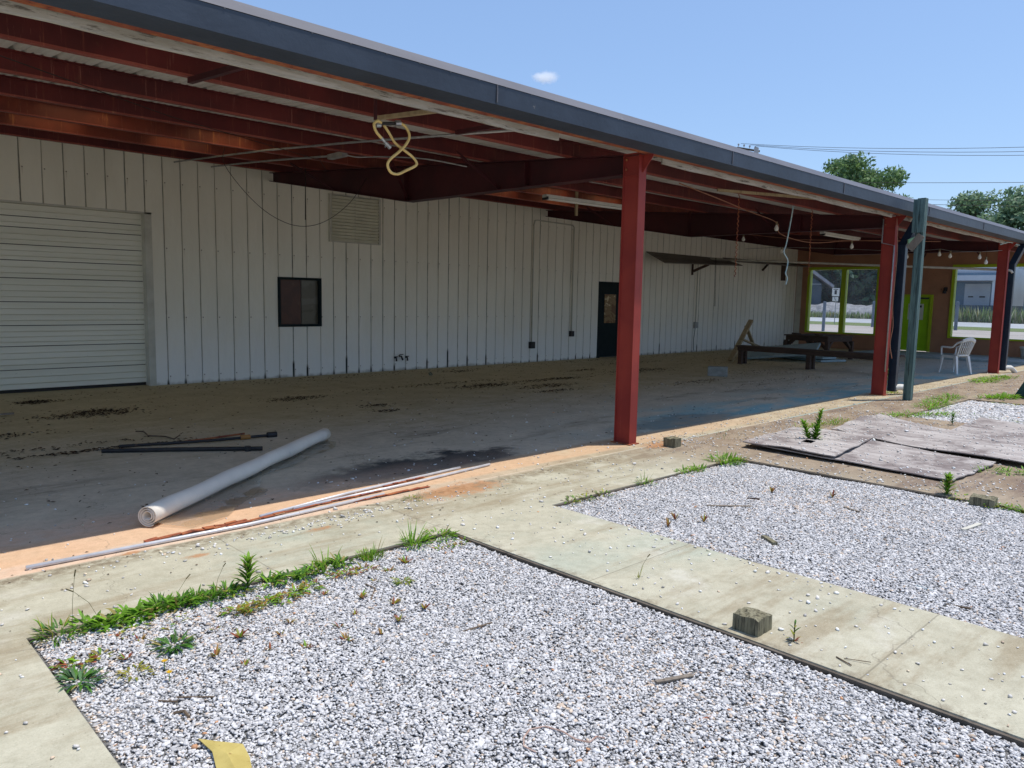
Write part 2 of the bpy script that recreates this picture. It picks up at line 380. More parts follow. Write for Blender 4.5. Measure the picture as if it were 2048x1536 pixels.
M['pvc'] = simple('white_pvc', (.72, .70, .64), (.60, .57, .50), sc=6, rough=.45)
M['plastic'] = simple('white_chair_plastic', (.74, .74, .74), (.66, .66, .65), sc=10, rough=.4)
M['galv'] = simple('galvanised_conduit', (.42, .42, .42), (.32, .31, .30), sc=12, rough=.4, metallic=.5)
M['alu'] = simple('aluminium_tube', (.70, .69, .70), (.60, .59, .60), sc=14, rough=.38, metallic=.25, spots=(.40, .20, .12), spot_sc=20, spot_t=.70)
M['black'] = simple('black_plastic_pipe', (.022, .022, .024), (.04, .036, .034), sc=10, rough=.5, spots=(.12, .08, .05), spot_sc=18, spot_t=.62)
M['wire'] = simple('dark_wire', (.03, .025, .022), rough=.6)
M['dark_frame'] = simple('black_green_frame', (.006, .014, .016), (.010, .018, .02), sc=5, rough=.85)
M['hose'] = simple('yellow_rubber_hose', (.72, .52, .20), (.62, .42, .15), sc=9, rough=.45)
M['chrome'] = simple('dull_chrome', (.55, .56, .56), (.35, .35, .35), sc=20, rough=.3, metallic=.8)
M['bulb'] = simple('frosted_bulb_glass', (.85, .84, .78), (.80, .79, .73), sc=5, rough=.15)
M['brass'] = simple('bulb_socket', (.25, .20, .12), rough=.4, metallic=.4)
M['block'] = simple('concrete_block', (.34, .35, .33), (.25, .26, .25), sc=10, rough=.9, bump=.5)
M['paleblue'] = simple('pale_blue_panel', (.36, .47, .50), (.28, .38, .41), sc=3, rough=.6, spots=(.20, .20, .18), spot_sc=9, spot_t=.6)
M['offwhite'] = simple('offwhite_trim', (.60, .58, .50), (.50, .48, .41), sc=4, rough=.6)
M['shelf'] = simple('grey_brown_shelf', (.20, .175, .15), (.14, .12, .10), sc=4, rough=.8, stretch=(.3, 1, 1))
M['bluerope'] = simple('blue_white_cord', (.30, .52, .58), (.62, .70, .70), sc=20, rough=.7)
M['orangecord'] = simple('orange_brown_cord', (.45, .20, .12), rough=.6)
M['dirt'] = simple('pale_ground', (.36, .33, .28), (.29, .265, .215), sc=.25, rough=.95, spots=(.18, .22, .09), spot_sc=.35, spot_t=.60)
M['lot'] = simple('sandy_lot', (.40, .35, .31), (.34, .29, .255), sc=.3, rough=.95)
M['roadm'] = simple('pale_road', (.40, .40, .41), (.34, .34, .35), sc=.2, rough=.9)
M['grass_far'] = simple('verge_grass', (.10, .15, .035), (.16, .17, .07), sc=.9, rough=.95, bump=.5, bdist=.1)
M['mound'] = simple('pale_rubble', (.40, .39, .40), (.24, .235, .24), sc=1.2, rough=.95, bump=1, bdist=.3)
M['bark'] = simple('bark', (.10, .075, .05), (.06, .045, .03), sc=6, rough=.9, bump=.6)
M['gravel_base'] = simple('gravel_bed_base', (.46, .45, .44), (.30, .295, .28), sc=60, rough=.95, bump=1, bdist=.02)
M['twig'] = simple('dry_twig', (.10, .07, .045), (.18, .13, .09), sc=20, rough=.9)
M['leaf_attr'] = attr_mat('leaf_foliage', .55, .35)
M['stone'] = attr_mat('marble_gravel', .75, 0, .3)
M['litter'] = attr_mat('leaf_litter_flakes', .9, 0)
M['olive_house'] = simple('dark_house_siding', (.07, .10, .13), (.05, .075, .10), sc=1, rough=.8)
M['roof_grey'] = simple('grey_shingles', (.33, .31, .32), (.24, .22, .23), sc=2, rough=.9)
M['wh_white'] = simple('warehouse_white', (.50, .52, .55), (.44, .46, .50), sc=.6, rough=.7)
M['wh_blue'] = simple('warehouse_blue_grey', (.12, .20, .27), (.10, .16, .22), sc=.6, rough=.7)
M['ink'] = simple('black_ink', (.03, .03, .035), rough=.6)
M['green_box'] = simple('dark_teal_plastic', (.02, .07, .07), (.015, .05, .055), sc=3, rough=.5)

def m_sky_panel():
    t = NT('amber_fibreglass'); t.n.remove(t.b)
    tr = t.n.new('ShaderNodeBsdfTranslucent'); tr.inputs[0].default_value = (.95, .74, .36, 1)
    df = t.n.new('ShaderNodeBsdfDiffuse'); df.inputs[0].default_value = (.30, .24, .15, 1)
    mx = t.n.new('ShaderNodeMixShader'); mx.inputs[0].default_value = .92
    t.l.new(df.outputs[0], mx.inputs[1]); t.l.new(tr.outputs[0], mx.inputs[2]); t.l.new(mx.outputs[0], t.out.inputs[0]); return t.m
M['skylight'] = m_sky_panel()
def m_glass(name, veil=.07, veil_col=(.55, .62, .68), tint=(.9, .96, 1)):
    t = NT(name); t.n.remove(t.b)
    tr = t.n.new('ShaderNodeBsdfTransparent'); tr.inputs[0].default_value = (*tint, 1)
    gl = t.n.new('ShaderNodeBsdfGlossy'); gl.inputs['Roughness'].default_value = .03
    df = t.n.new('ShaderNodeBsdfTranslucent'); df.inputs[0].default_value = (*veil_col, 1)
    fr = t.n.new('ShaderNodeFresnel'); fr.inputs[0].default_value = 1.45
    m1 = t.n.new('ShaderNodeMixShader'); t.l.new(t.ramp(t.noise(sc=2.0, det=5), .3, .7, veil*.6, veil*1.3), m1.inputs[0])
    t.l.new(tr.outputs[0], m1.inputs[1]); t.l.new(df.outputs[0], m1.inputs[2])
    m2 = t.n.new('ShaderNodeMixShader'); t.l.new(fr.outputs[0], m2.inputs[0])
    t.l.new(m1.outputs[0], m2.inputs[1]); t.l.new(gl.outputs[0], m2.inputs[2]); t.l.new(m2.outputs[0], t.out.inputs[0]); return t.m
M['glass'] = m_glass('veiled_window_glass')  # pale translucent veil mixed in, standing in for reflected haze on the panes
M['film'] = m_glass('clear_plastic_film', .35, (.8, .88, .92), (.97, .99, 1))
def m_boarded(name, cols, sc):
    t = NT(name); f = t.noise(sc=sc, det=4, dist=1.2)
    c = t.mix(t.ramp(f, .42, .48), cols[0], cols[1]); c = t.mix(t.ramp(f, .56, .60), c, cols[2])
    t.color(c); t.rough(.25); t.b.inputs['Specular IOR Level'].default_value = .22; return t.m
M['paper_glass'] = m_boarded('papered_door_glass', ((.16, .08, .035), (.24, .15, .06), (.55, .42, .22)), 3.5)
M['brown_pane'] = m_boarded('brown_papered_pane', ((.075, .03, .02), (.09, .035, .022), (.11, .05, .03)), 2)
M['grey_pane'] = m_boarded('grey_curtained_pane', ((.10, .09, .065), (.13, .12, .09), (.16, .15, .12)), 1.5)

# ================================================================== GROUND
WY = 13.08; EX = 27.1; BED_Y = 3.83
def struct(o): return tag(o, kind='structure')
struct(MB().add([(-400,-400,-.11),(600,-400,-.11),(600,500,-.11),(-400,500,-.11)], [(0,1,2,3)]).build('ground', M['dirt']))
def slab(x0, x1, y0, y1, name, mat='concrete', z0=-.10, z1=0.):
    return struct(MB().box(x0, x1, y0, y1, z0, z1).build(name, M[mat]))
slab(-6, 27.6, BED_Y, 13.3, 'floor')
slab(-6, .73, -6, BED_Y, 'path'); slab(3.17, 4.16, -6, BED_Y, 'path')
slab(6.87, 11.45, -6, BED_Y, 'path'); slab(14.5, 27.6, -6, BED_Y, 'path')
slab(11.45, 14.5, -6, .4, 'path')
for x0, x1, y0 in ((.73, 3.17, -6), (4.16, 6.87, -6), (11.45, 14.5, .4)):
    struct(MB().box(x0, x1, y0, BED_Y, -.105, -.027).build('gravel_bed', M['gravel_base']))
struct(MB().box(24.7, 27.0, 4.5, 9.9, .004, .07).build('step', simple('pale_step_paint', (.40, .47, .48), (.30, .36, .37), sc=3, rough=.8)))
struct(MB().add([(27.7,-20,-.05),(62,-20,-.05),(62,60,-.05),(27.7,60,-.05)], [(0,1,2,3)]).build('parking_lot', M['lot']))
gv = struct(MB().add([(60,-40,-.04),(71,-40,-.04),(71,90,-.04),(60,90,-.04)], [(0,1,2,3)]).build('verge', M['grass_far']))
struct(MB().add([(69.5,-60,-.035),(91,-60,-.035),(91,110,-.035),(69.5,110,-.035)], [(0,1,2,3)]).build('road', M['roadm']))

# timber edging boards round the beds
def edging(a, b, label):
    o = MB().bar((a[0], a[1], -.040), (b[0], b[1], -.040), .016, .068).jitter(.0015, 3).build('edging_board', M['edge'], base=(a[0], a[1], 0))
    tag(o, label, 'edging board', 'timber boards edging the gravel beds')
edging((3.161, -3), (3.161, BED_Y), 'dark timber edging board along the path side of the nearest gravel bed')
edging((.74, BED_Y-.01), (3.13, BED_Y-.01), 'timber edging board behind the green weeds at the back of the nearest gravel bed')
edging((6.861, -3), (6.861, BED_Y), 'dark timber edging board between the second gravel bed and the plywood sheets')
edging((4.17, BED_Y-.01), (6.83, BED_Y-.01), 'timber edging board at the back of the second gravel bed near the red column')

# ------------------------------------------------------------------ gravel stones
rng = np.random.default_rng(5)
ico = bmesh.new(); bmesh.ops.create_icosphere(ico, subdivisions=1, radius=1)
IV = np.array([v.co[:] for v in ico.verts]); IF = np.array([[v.index for v in f.verts] for f in ico.faces]); ico.free()
def rotm(n):
    q = rng.normal(size=(n, 4)); q /= np.linalg.norm(q, axis=1)[:, None]; w, x, y, z = q.T
    return np.stack([1-2*(y*y+z*z), 2*(x*y-z*w), 2*(x*z+y*w), 2*(x*y+z*w), 1-2*(x*x+z*z), 2*(y*z-x*w), 2*(x*z-y*w), 2*(y*z+x*w), 1-2*(x*x+y*y)], 1).reshape(n, 3, 3)
def stones(px, py, pz, size, warm=None):
    n = len(px)
    var = 1+rng.normal(0, .20, (n, 12))
    sc = size[:, None]*np.stack([rng.uniform(.75, 1.35, n), rng.uniform(.6, 1.0, n), rng.uniform(.45, .8, n)], 1)
    v = IV[None]*var[:, :, None]*sc[:, None, :]
    v = np.einsum('nij,nkj->nki', rotm(n)*np.array([1, 1, 1]), v)
    v[:, :, 2] *= .62
    v += np.stack([px, py, pz], 1)[:, None, :]
    f = IF[None]+(np.arange(n)*12)[:, None, None]
    u = rng.random(n); g = np.where(u < .72, rng.uniform(.58, .84, n), np.where(u < .95, rng.uniform(.42, .58, n), rng.uniform(.26, .40, n)))
    c = np.stack([g*1.0, g*.98, g*.965], 1)
    t = rng.random(n)
    tan = t < (.035 if warm is None else .035+warm*.5)
    c[tan] = c[tan]*np.array([1.05, .86, .68]); rd = t < .003; c[rd] = c[rd]*np.array([.9, .6, .42])
    return v.reshape(-1, 3), f.reshape(-1, 3), np.repeat(c, 12, 0)
def bed(name, x0, x1, y0, y1, n, s, label, edge_spill=.0):
    px = rng.uniform(x0, x1, n); py = rng.uniform(y0, y1, n)
    und = .006*np.sin(px*5.1+py*2.3)+.006*np.sin(py*6.7-px*3.1)
    lay = rng.random(n)
    pz = -.022+und*.6+lay*.007
    size = s*np.exp(rng.normal(0, .32, n))
    cx, cy = (x0+x1)/2, (y0+y1)/2
    warm = .35*np.exp(-(((px-5.9)/.5)**2+((py-2.5)/.6)**2))+.3*np.exp(-(((px-1.3)/.5)**2+((py-3.5)/.4)**2))+.25*np.exp(-(((px-2.6)/.3)**2+((py-1.6)/.6)**2))+.5*np.exp(-(px-.75)/.05)*(px < 2)+.4*np.exp(-(3.81-py)/.08)+.3*np.exp(-(px-4.19)/.05)*(px > 4)
    v, f, c = stones(px, py, pz, size, warm)
    o = np_mesh(name, v, f, M['stone'], c); tag(o, label, 'gravel', kind='stuff'); return o
bed('gravel', .75, 3.14, -.1, 3.81, 150000, .0066, 'white and grey marble gravel filling the nearest bed')
bed('gravel', 4.19, 6.83, -.1, 3.81, 140000, .0071, 'white and grey gravel filling the bed left of the plywood sheets')
bed('gravel', 11.47, 14.45, .45, 3.80, 26000, .0165, 'pale gravel in the far bed beyond the plywood sheets')
# loose stones kicked over the concrete
def scatter():
    P = []
    def blob(cx, cy, sx, sy, n): 
        for _ in range(n): P.append((random.gauss(cx, sx), random.gauss(cy, sy)))
    for _ in range(420): P.append((random.uniform(-.8, 6.9), random.uniform(3.9, 5.6)))
    for _ in range(260): P.append((random.uniform(3.22, 4.12), random.uniform(-.2, 3.9)))
    for _ in range(90): P.append((random.uniform(.0, .7), random.uniform(1.4, 4.0)))
    for _ in range(1500): P.append((random.uniform(6.9, 21), random.uniform(3.2, 5.1)))
    for _ in range(2200): P.append((random.uniform(6.95, 11.6), random.uniform(.3, 4.6)))
    for _ in range(520): P.append((random.uniform(0, 19), 5.2+abs(random.gauss(0, 2.0))))
    blob(7.2, 4.75, .3, .14, 160); blob(3.0, 4.52, .5, .05, 150); blob(2.0, 4.55, .5, .05, 60); blob(9.5, 4.5, 1.2, .25, 300); blob(7.2, 1.9, .3, .3, 120)
    blob(5.6, 4.2, .7, .2, 80); blob(6.95, 3.0, .06, .8, 120); blob(4.1, 2.4, .04, 1.2, 60)
    P = [p for p in P if not (p[1] < 3.85 and (.7 < p[0] < 3.18 or 4.14 < p[0] < 6.88 or 11.45 < p[0] < 14.5)) and p[1] < 12.9]
    px = np.array([p[0] for p in P]); py = np.array([p[1] for p in P]); s = .0085*np.exp(rng.normal(0, .35, len(P)))
    from mathutils.bvhtree import BVHTree
    hz = np.zeros(len(P))
    for o in [o for o in COL.objects if o.name.startswith('plywood_sheet')]:
        tr = BVHTree.FromPolygons([o.location+v.co for v in o.data.vertices], [p.vertices[:] for p in o.data.polygons])
        for i, (x, y) in enumerate(P):
            if 7.2 < x < 12.1 and 1.3 < y < 4.4:
                h = tr.ray_cast(Vector((x, y, 1)), Vector((0, 0, -1)))
                if h[0] is not None: hz[i] = max(hz[i], h[0].z)
    v, f, c = stones(px, py, s*.35+hz, s, None)
    c = np.clip(c*np.array([1.0, .97, .91])*1.22, 0, .88)
    tag(np_mesh('loose_gravel', v, f, M['stone'], c), 'loose stones scattered over the concrete paths and slab', 'loose gravel', kind='stuff')

# ------------------------------------------------------------------ leaf litter and dirt crumbs on the shaded slab
def litter():
    pts = []; rr = random.Random(11)
    def cl(cx, cy, sx, sy, n, z=.015):
        for _ in range(n):
            x = rr.gauss(cx, sx); y = rr.gauss(cy, sy); k = math.exp(-((x-cx)/sx)**2-((y-cy)/sy)**2)
            pts.append((x, y, rr.uniform(0, z)*k+.003, rr.uniform(.008, .028)))
    for c in ((2.55, 12.0, .13, .1, 300), (2.95, 10.55, .22, .16, 500), (2.55, 10.4, .2, .1, 160), (5.55, 10.3, .22, .12, 260), (8.6, 10.6, .9, .08, 200),
              (9.0, 9.95, .35, .13, 420), (9.9, 9.3, .35, .12, 320), (9.6, 8.7, .3, .08, 160), (10.8, 10.0, .5, .10, 420), (13.8, 10.2, .6, .16, 520), (12.8, 10.9, .3, .08, 120),
              (15.2, 11.6, .5, .1, 200), (10.3, 12.2, .2, .08, 120), (6.1, 9.0, .13, .08, 120), (5.9, 8.5, .15, .06, 90), (2.0, 8.4, .6, .06, 130), (1.7, 9.4, .2, .08, 120),
              (2.3, 8.05, .45, .04, 260), (13.0, 8.1, .6, .1, 160), (16.2, 8.4, .8, .25, 220), (19.5, 10.5, 1.4, .6, 700), (14.3, 7.2, 1.2, .25, 160), (22.5, 9.0, 1.2, .4, 300), (7.7, 12.6, 3, .15, 350), (18, 12.6, 4, .15, 350)):
        cl(*c)
    for _ in range(3200):
        x = rr.uniform(-1, 24); y = 5.2+(rr.random()**.8)*7.6; pts.append((x, y, .004, rr.uniform(.006, .022)))
    for _ in range(1500): pts.append((rr.uniform(6.5, 20), rr.uniform(3.9, 5.2), .004, rr.uniform(.005, .014)))
    for _ in range(500): pts.append((rr.uniform(6.9, 11.4), rr.uniform(.5, 4.0), .004, rr.uniform(.005, .014)))
    for _ in range(200): pts.append((rr.uniform(0, 6), rr.uniform(3.9, 4.9), .003, rr.uniform(.004, .012)))
    V = []; F = []; C = []
    for x, y, z, s in pts:
        a = rr.uniform(0, 6.28); e = rr.uniform(.25, .7); o = len(V); tz = rr.uniform(-.5, .5)*s
        ca, sa = math.cos(a), math.sin(a)
        for u, w, dz in ((-1, 0, 0), (0, -e, .3*s), (1, 0, tz), (0, e, .3*s)):
            V.append((x+s*(u*ca-w*sa), y+s*(u*sa+w*ca), z+max(0, dz)))
        F.append((o, o+1, o+2, o+3)); g = rr.uniform(.35, 1.1); C += [(.10*g, .058*g, .032*g)]*4
    o = np_mesh('leaf_litter', np.array(V), np.array(F), M['litter'], np.array(C)); tag(o, 'dark dry leaf litter in drifts on the shaded slab', 'leaf litter', kind='stuff')
litter()

# ================================================================== WAREHOUSE WALL
wh = thing('metal_building', (11, WY, 0), 'long white ribbed metal warehouse with roll-up door behind the red canopy', 'warehouse')
def ribs(mb, x_from, x_to, z0, z1):
    k0 = math.floor((x_from-6.42)/.285+1e-6); k1 = math.ceil((x_to-6.42)/.285-1e-6)
    for k in range(k0, k1):
        x = 6.42+k*.285; a = max(x, x_from); b = min(x+.285, x_to)
        prof = [(x, .022), (x+.009, .022), (x+.010, -.004), (x+.028, -.004), (x+.030, .003), (x+.275, .0), (x+.284, .0), (x+.285, .022)]
        pr = [(min(max(px_, a), b), WY+py_) for px_, py_ in prof]
        for (xa, ya), (xb, yb) in zip(pr, pr[1:]):
            if xb-xa < 1e-5 and abs(ya-yb) < 1e-5: continue
            mb.add([(xa, ya, z0), (xb, yb, z0), (xb, yb, z1), (xa, ya, z1)], [(0, 1, 2, 3)])
w = MB(); ZT = 3.90
ribs(w, -4, 4.42, 2.80, ZT); ribs(w, 4.42, 6.705, 0, ZT); ribs(w, 6.705, 7.56, 0, .955); ribs(w, 6.705, 7.56, 1.83, ZT)
ribs(w, 7.56, 15.825, 0, ZT); ribs(w, 15.825, 16.965, 2.03, ZT); ribs(w, 16.965, EX-.02, 0, ZT)
w.build('wall', M['siding'], wh, fixn=False)
MB().box(-4, 4.2, WY+.20, 30, 0, 3.88).box(4.5, 6.66, WY+.05, 30, 0, 3.88).box(6.66, 7.6, WY+.12, 30, 0, 3.88).box(7.6, 15.78, WY+.05, 30, 0, 3.88).box(15.78, 17.0, WY+.14, 30, 0, 3.88).box(17.0, EX-.05, WY+.05, 30, 0, 3.88).build('wall', M['wh_white'], wh)
MB().add([(-5, WY+.3, 3.95), (EX+.3, WY+.3, 3.95), (EX+.3, 21, 4.6), (-5, 21, 4.6), (EX+.3, 31, 3.9), (-5, 31, 3.9)], [(0, 1, 2, 3), (3, 2, 4, 5)]).build('roof', M['wh_white'], wh)
# roll-up door
gd = MB(); zs = [0.045, .34, .69, 1.0, 1.35, 1.70, 1.96, 2.19, 2.44, 2.60, 2.80]
for a, b in zip(zs, zs[1:]):
    gd.box(-3.2, 4.42, WY+.15, WY+.19, a+.008, b-.004)
    n = max(2, int((b-a)/.075))
    for i in range(1, n):
        z = a+(b-a)*i/n; gd.add([(-3.2, WY+.150, z-.02), (4.42, WY+.150, z-.02), (4.42, WY+.132, z-.004), (-3.2, WY+.132, z-.004), (4.42, WY+.150, z), (-3.2, WY+.150, z)], [(0, 1, 2, 3), (3, 2, 4, 5)])
gd.build('roll_up_door', simple('door_slat_paint', (.82, .80, .70), (.74, .72, .61), sc=2, rough=.5, stretch=(.2, 1, 3), spots=(.42, .40, .33), spot_sc=9, spot_t=.66), wh)
dbk = MB().box(-3.2, 4.42, WY+.185, WY+.198, 0, 2.8).build('door_seal', M['wire'], wh)
MB().box(4.415, 4.52, WY-.006, WY+.20, 0, 2.80).box(-4, 4.52, WY-.006, WY+.2, 2.775, 2.803).build('door_trim', M['offwhite'], wh)
# small window
wf = MB().box(6.69, 6.735, WY-.03, WY+.10, .94, 1.85).box(7.53, 7.575, WY-.03, WY+.10, .94, 1.85).box(6.735, 7.53, WY-.03, WY+.10, .94, .985).box(6.735, 7.53, WY-.03, WY+.10, 1.805, 1.85).build('window', M['dark_frame'], wh)
MB().box(6.735, 7.17, WY+.03, WY+.04, .985, 1.805).build('pane', M['brown_pane'], wf)
MB().box(7.19, 7.53, WY+.045, WY+.055, .985, 1.805).build('pane', M['grey_pane'], wf)
# louvre
lv = MB()
for i in range(14):
    z = 2.575+i*.0615; lv.add([(7.79, WY-.012, z), (8.86, WY-.012, z), (8.86, WY-.055, z+.045), (7.79, WY-.055, z+.045), (8.86, WY-.004, z+.06), (7.79, WY-.006, z+.06)], [(0, 1, 2, 3), (3, 2, 4, 5)])
lvo = lv.build('louvre', simple('louvre_paint', (.72, .70, .57), (.62, .60, .48), sc=3, rough=.6), wh, fixn=False)
MB().box(7.75, 7.79, WY-.055, WY+.0, 2.55, 3.45).box(8.86, 8.90, WY-.055, WY+.0, 2.55, 3.45).box(7.79, 8.86, WY-.035, WY, 2.55, 2.572).box(7.79, 8.86, WY-.035, WY, 3.437, 3.45).box(8.315, 8.325, WY-.034, WY, 2.572, 3.437).build('frame', M['offwhite'], lvo)
# personnel door
dr = MB().box(15.93, 16.86, WY+.03, WY+.08, .02, 1.97).build('door', M['dark_frame'], wh)
MB().box(15.825, 15.93, WY-.02, WY+.12, 0, 2.03).box(16.86, 16.965, WY-.02, WY+.12, 0, 2.03).box(15.93, 16.86, WY-.02, WY+.12, 1.97, 2.03).build('frame', M['dark_frame'], dr)
MB().box(16.12, 16.60, WY+.02, WY+.032, .93, 1.70).build('pane', M['paper_glass'], dr)
MB().box(16.73, 16.79, WY-.0, WY+.03, .55, .92).build('handle', M['chrome'], dr)
# taps, conduits, sockets
tp = thing('tap_cluster', (9.4, WY, .2), 'cluster of small garden taps low on the white wall right of the window', 'taps')
for x in (9.28, 9.56): MB().tube([(x, WY, .27), (x, WY-.06, .27), (x, WY-.07, .20)], .018).box(x-.035, x+.035, WY-.075, WY-.045, .285, .30).build('tap', M['black'], tp)
MB().tube([(9.40, WY, .30), (9.40, WY-.07, .30), (9.44, WY-.07, .22)], .02).box(9.36, 9.44, WY-.09, WY-.06, .33, .345).build('tap', M['black'], tp)
cn = MB().tube([(13.3, WY-.03, .42), (13.3, WY-.03, 3.30), (13.33, WY-.03, 3.40), (13.42, WY-.03, 3.42), (14.7, WY-.03, 3.40), (14.75, WY-.03, 3.35), (14.75, WY-.03, .72)], .016)
cno = cn.build('conduit', M['offwhite'], base=(13.3, WY, 0), smooth=True); tag(cno, 'thin painted conduit looping over the white wall left of the dark door', 'conduit')
MB().box(13.23, 13.37, WY-.09, WY-.002, .34, .50).build('junction_box', M['black'], cno)
MB().box(14.69, 14.81, WY-.08, WY-.002, .60, .74).build('junction_box', M['black'], cno)
cn = MB().tube([(20.5, WY-.03, .9), (20.5, WY-.03, 2.8)], .016); cno = cn.build('conduit', M['offwhite'], base=(20.5, WY, 0)); tag(cno, 'painted conduit with socket box below the wall shelf bracket', 'conduit')
MB().box(20.42, 20.58, WY-.08, WY-.002, .74, .92).build('socket', M['galv'], cno)
MB().tube([(20.46, WY-.05, .74), (20.40, WY-.05, .4), (20.44, WY-.04, .05)], .008).build('cord', M['wire'], cno)
# ------------------------------------------------------------------ wall shelf
sh = thing('wall_shelf', (22, WY, 2.9), 'long grey-brown plank shelf bracketed high on the white wall', 'shelf')
MB().add([(17.85, WY-.01, 2.90), (21.9, WY-.01, 2.90), (21.9, 12.35, 2.68), (17.75, 12.35, 2.58), (17.85, WY-.01, 2.93), (21.9, WY-.01, 2.93), (21.9, 12.35, 2.71), (17.75, 12.35, 2.61)], [(0,1,2,3),(7,6,5,4),(0,3,7,4),(3,2,6,7),(2,1,5,6),(1,0,4,5)]).build('plank', M['shelf'], sh)
MB().add([(21.92, WY-.01, 2.93), (EX-.1, WY-.01, 2.97), (EX-.1, 12.5, 2.84), (21.92, 12.5, 2.80), (21.92, WY-.01, 2.96), (EX-.1, WY-.01, 3.0), (EX-.1, 12.5, 2.87), (21.92, 12.5, 2.83)], [(0,1,2,3),(7,6,5,4),(0,3,7,4),(3,2,6,7),(2,1,5,6),(1,0,4,5)]).build('plank', M['shelf'], sh)
MB().bar((20.2, WY-.02, 2.45), (20.2, 12.5, 2.66), .05, .07).bar((20.2, WY-.03, 2.35), (20.2, WY-.03, 2.9), .05, .04).build('bracket', M['brown_wood'], sh)
MB().bar((24.5, WY-.02, 2.65), (24.5, 12.8, 2.93), .05, .06).build('bracket', M['brown_wood'], sh)
tag(MB().bar((25.3, 12.7, 2.93), (25.35, 12.72, 2.33), .16, .02).build('hanging_board', M['brown_wood'], base=(25.3, 12.7, 2.9)), 'short dark board hanging from the far end of the wall shelf', 'board')

# ================================================================== END WALL WITH LIME WINDOWS
ew = thing('shop_front', (EX, 8.5, 0), 'terracotta end wall with lime green framed windows and green door', 'building')
WIN = [(10.13, 12.64, .52, 2.85, 11.34), (5.20, 7.92, .55, 2.87, 6.50)]
E_ = MB(); zt = 3.75
def eb(y0, y1, z0, z1): E_.box(EX, EX+.18, y0, y1, z0, z1)
eb(12.64, WY+.1, 0, zt); eb(10.13, 12.64, 0, .52); eb(10.13, 12.64, 2.85, zt); eb(9.46, 10.13, 0, zt); eb(8.42, 9.46, 1.92, zt)
eb(7.92, 8.42, 0, zt); eb(5.20, 7.92, 0, .55); eb(5.20, 7.92, 2.87, zt); eb(3.6, 5.20, 0, zt)
E_.build('wall', M['terracotta'], ew)
for y0, y1, z0, z1, ym in WIN:
    f = MB(); a = .09; x0, x1 = EX-.04, EX+.15
    f.box(x0, x1, y0, y0+a, z0, z1).box(x0, x1, y1-a, y1, z0, z1).box(x0, x1, y0+a, y1-a, z1-a, z1).box(x0, x1, y0+a, y1-a, z0, z0+.05).box(x0, x1, ym-.08, ym+.08, z0+.05, z1-a)
    fo = f.build('window', M['lime_trim'], ew)
    for pa, pb in ((y0+a, ym-.08), (ym+.08, y1-a)):
        MB().add([(EX+.08, pa, z0+.05), (EX+.08, pb, z0+.05), (EX+.08, pb, z1-a), (EX+.08, pa, z1-a)], [(0, 1, 2, 3)]).build('pane', M['glass'], fo)
d = MB().box(EX+.02, EX+.06, 8.50, 9.38, .08, 1.10).box(EX+.02, EX+.06, 8.50, 9.38, 1.62, 1.84).box(EX+.02, EX+.06, 8.50, 8.70, 1.10, 1.62).box(EX+.02, EX+.06, 9.18, 9.38, 1.10, 1.62).build('door', M['lime'], ew)
MB().box(EX-.05, EX+.1, 8.42, 8.50, .07, 1.92).box(EX-.05, EX+.1, 9.38, 9.46, .07, 1.92).box(EX-.05, EX+.1, 8.50, 9.38, 1.84, 1.92).build('frame', M['lime_trim'], d)
MB().box(EX+.03, EX+.04, 8.70, 9.18, 1.10, 1.62).build('pane', simple('sunlit_frosted_pane', (.7, .72, .66), (.62, .66, .55), sc=4, rough=.3), d)
MB().box(EX+.008, EX+.015, 8.76, 9.14, 1.50, 1.57).build('notice', M['wire'], d)
MB().bar((EX-.03, 8.55, 1.80), (EX-.10, 8.85, 1.80), .04, .05).build('door_closer', M['black'], d)
wl_ = MB().tube([(EX-.01, 8.08, 2.1), (EX-.09, 8.08, 2.14), (EX-.12, 8.08, 2.06)], .02).box(EX-.05, EX-.002, 8.03, 8.13, 2.03, 2.16).lathe([(.0, 0), (.05, .0), (.06, -.09), (.0, -.09)], 10, (EX-.12, 8.08, 2.05))
tag(wl_.build('wall_lamp', M['black'], base=(EX, 8.08, 2.1)), 'small broken black wall lamp on the terracotta wall right of the green door', 'wall lamp')
# pale overspray patch at the corner belongs to the wall
MB().box(EX-.004, EX-.001, 12.86, WY-.01, 0.0, 2.9).build('corner_trim', M['offwhite'], ew)
tag(MB().lathe([(.0, 0), (.13, 0), (.17, .30), (.19, .30), (.19, .34), (.15, .34), (.13, .05), (0, .05)], 14, (26.5, 5.6, .07)).build('planter', M['white_metal'], base=(26.5, 5.6, .07), smooth=True), 'small white planter pot against the terracotta wall at the right edge', 'planter')

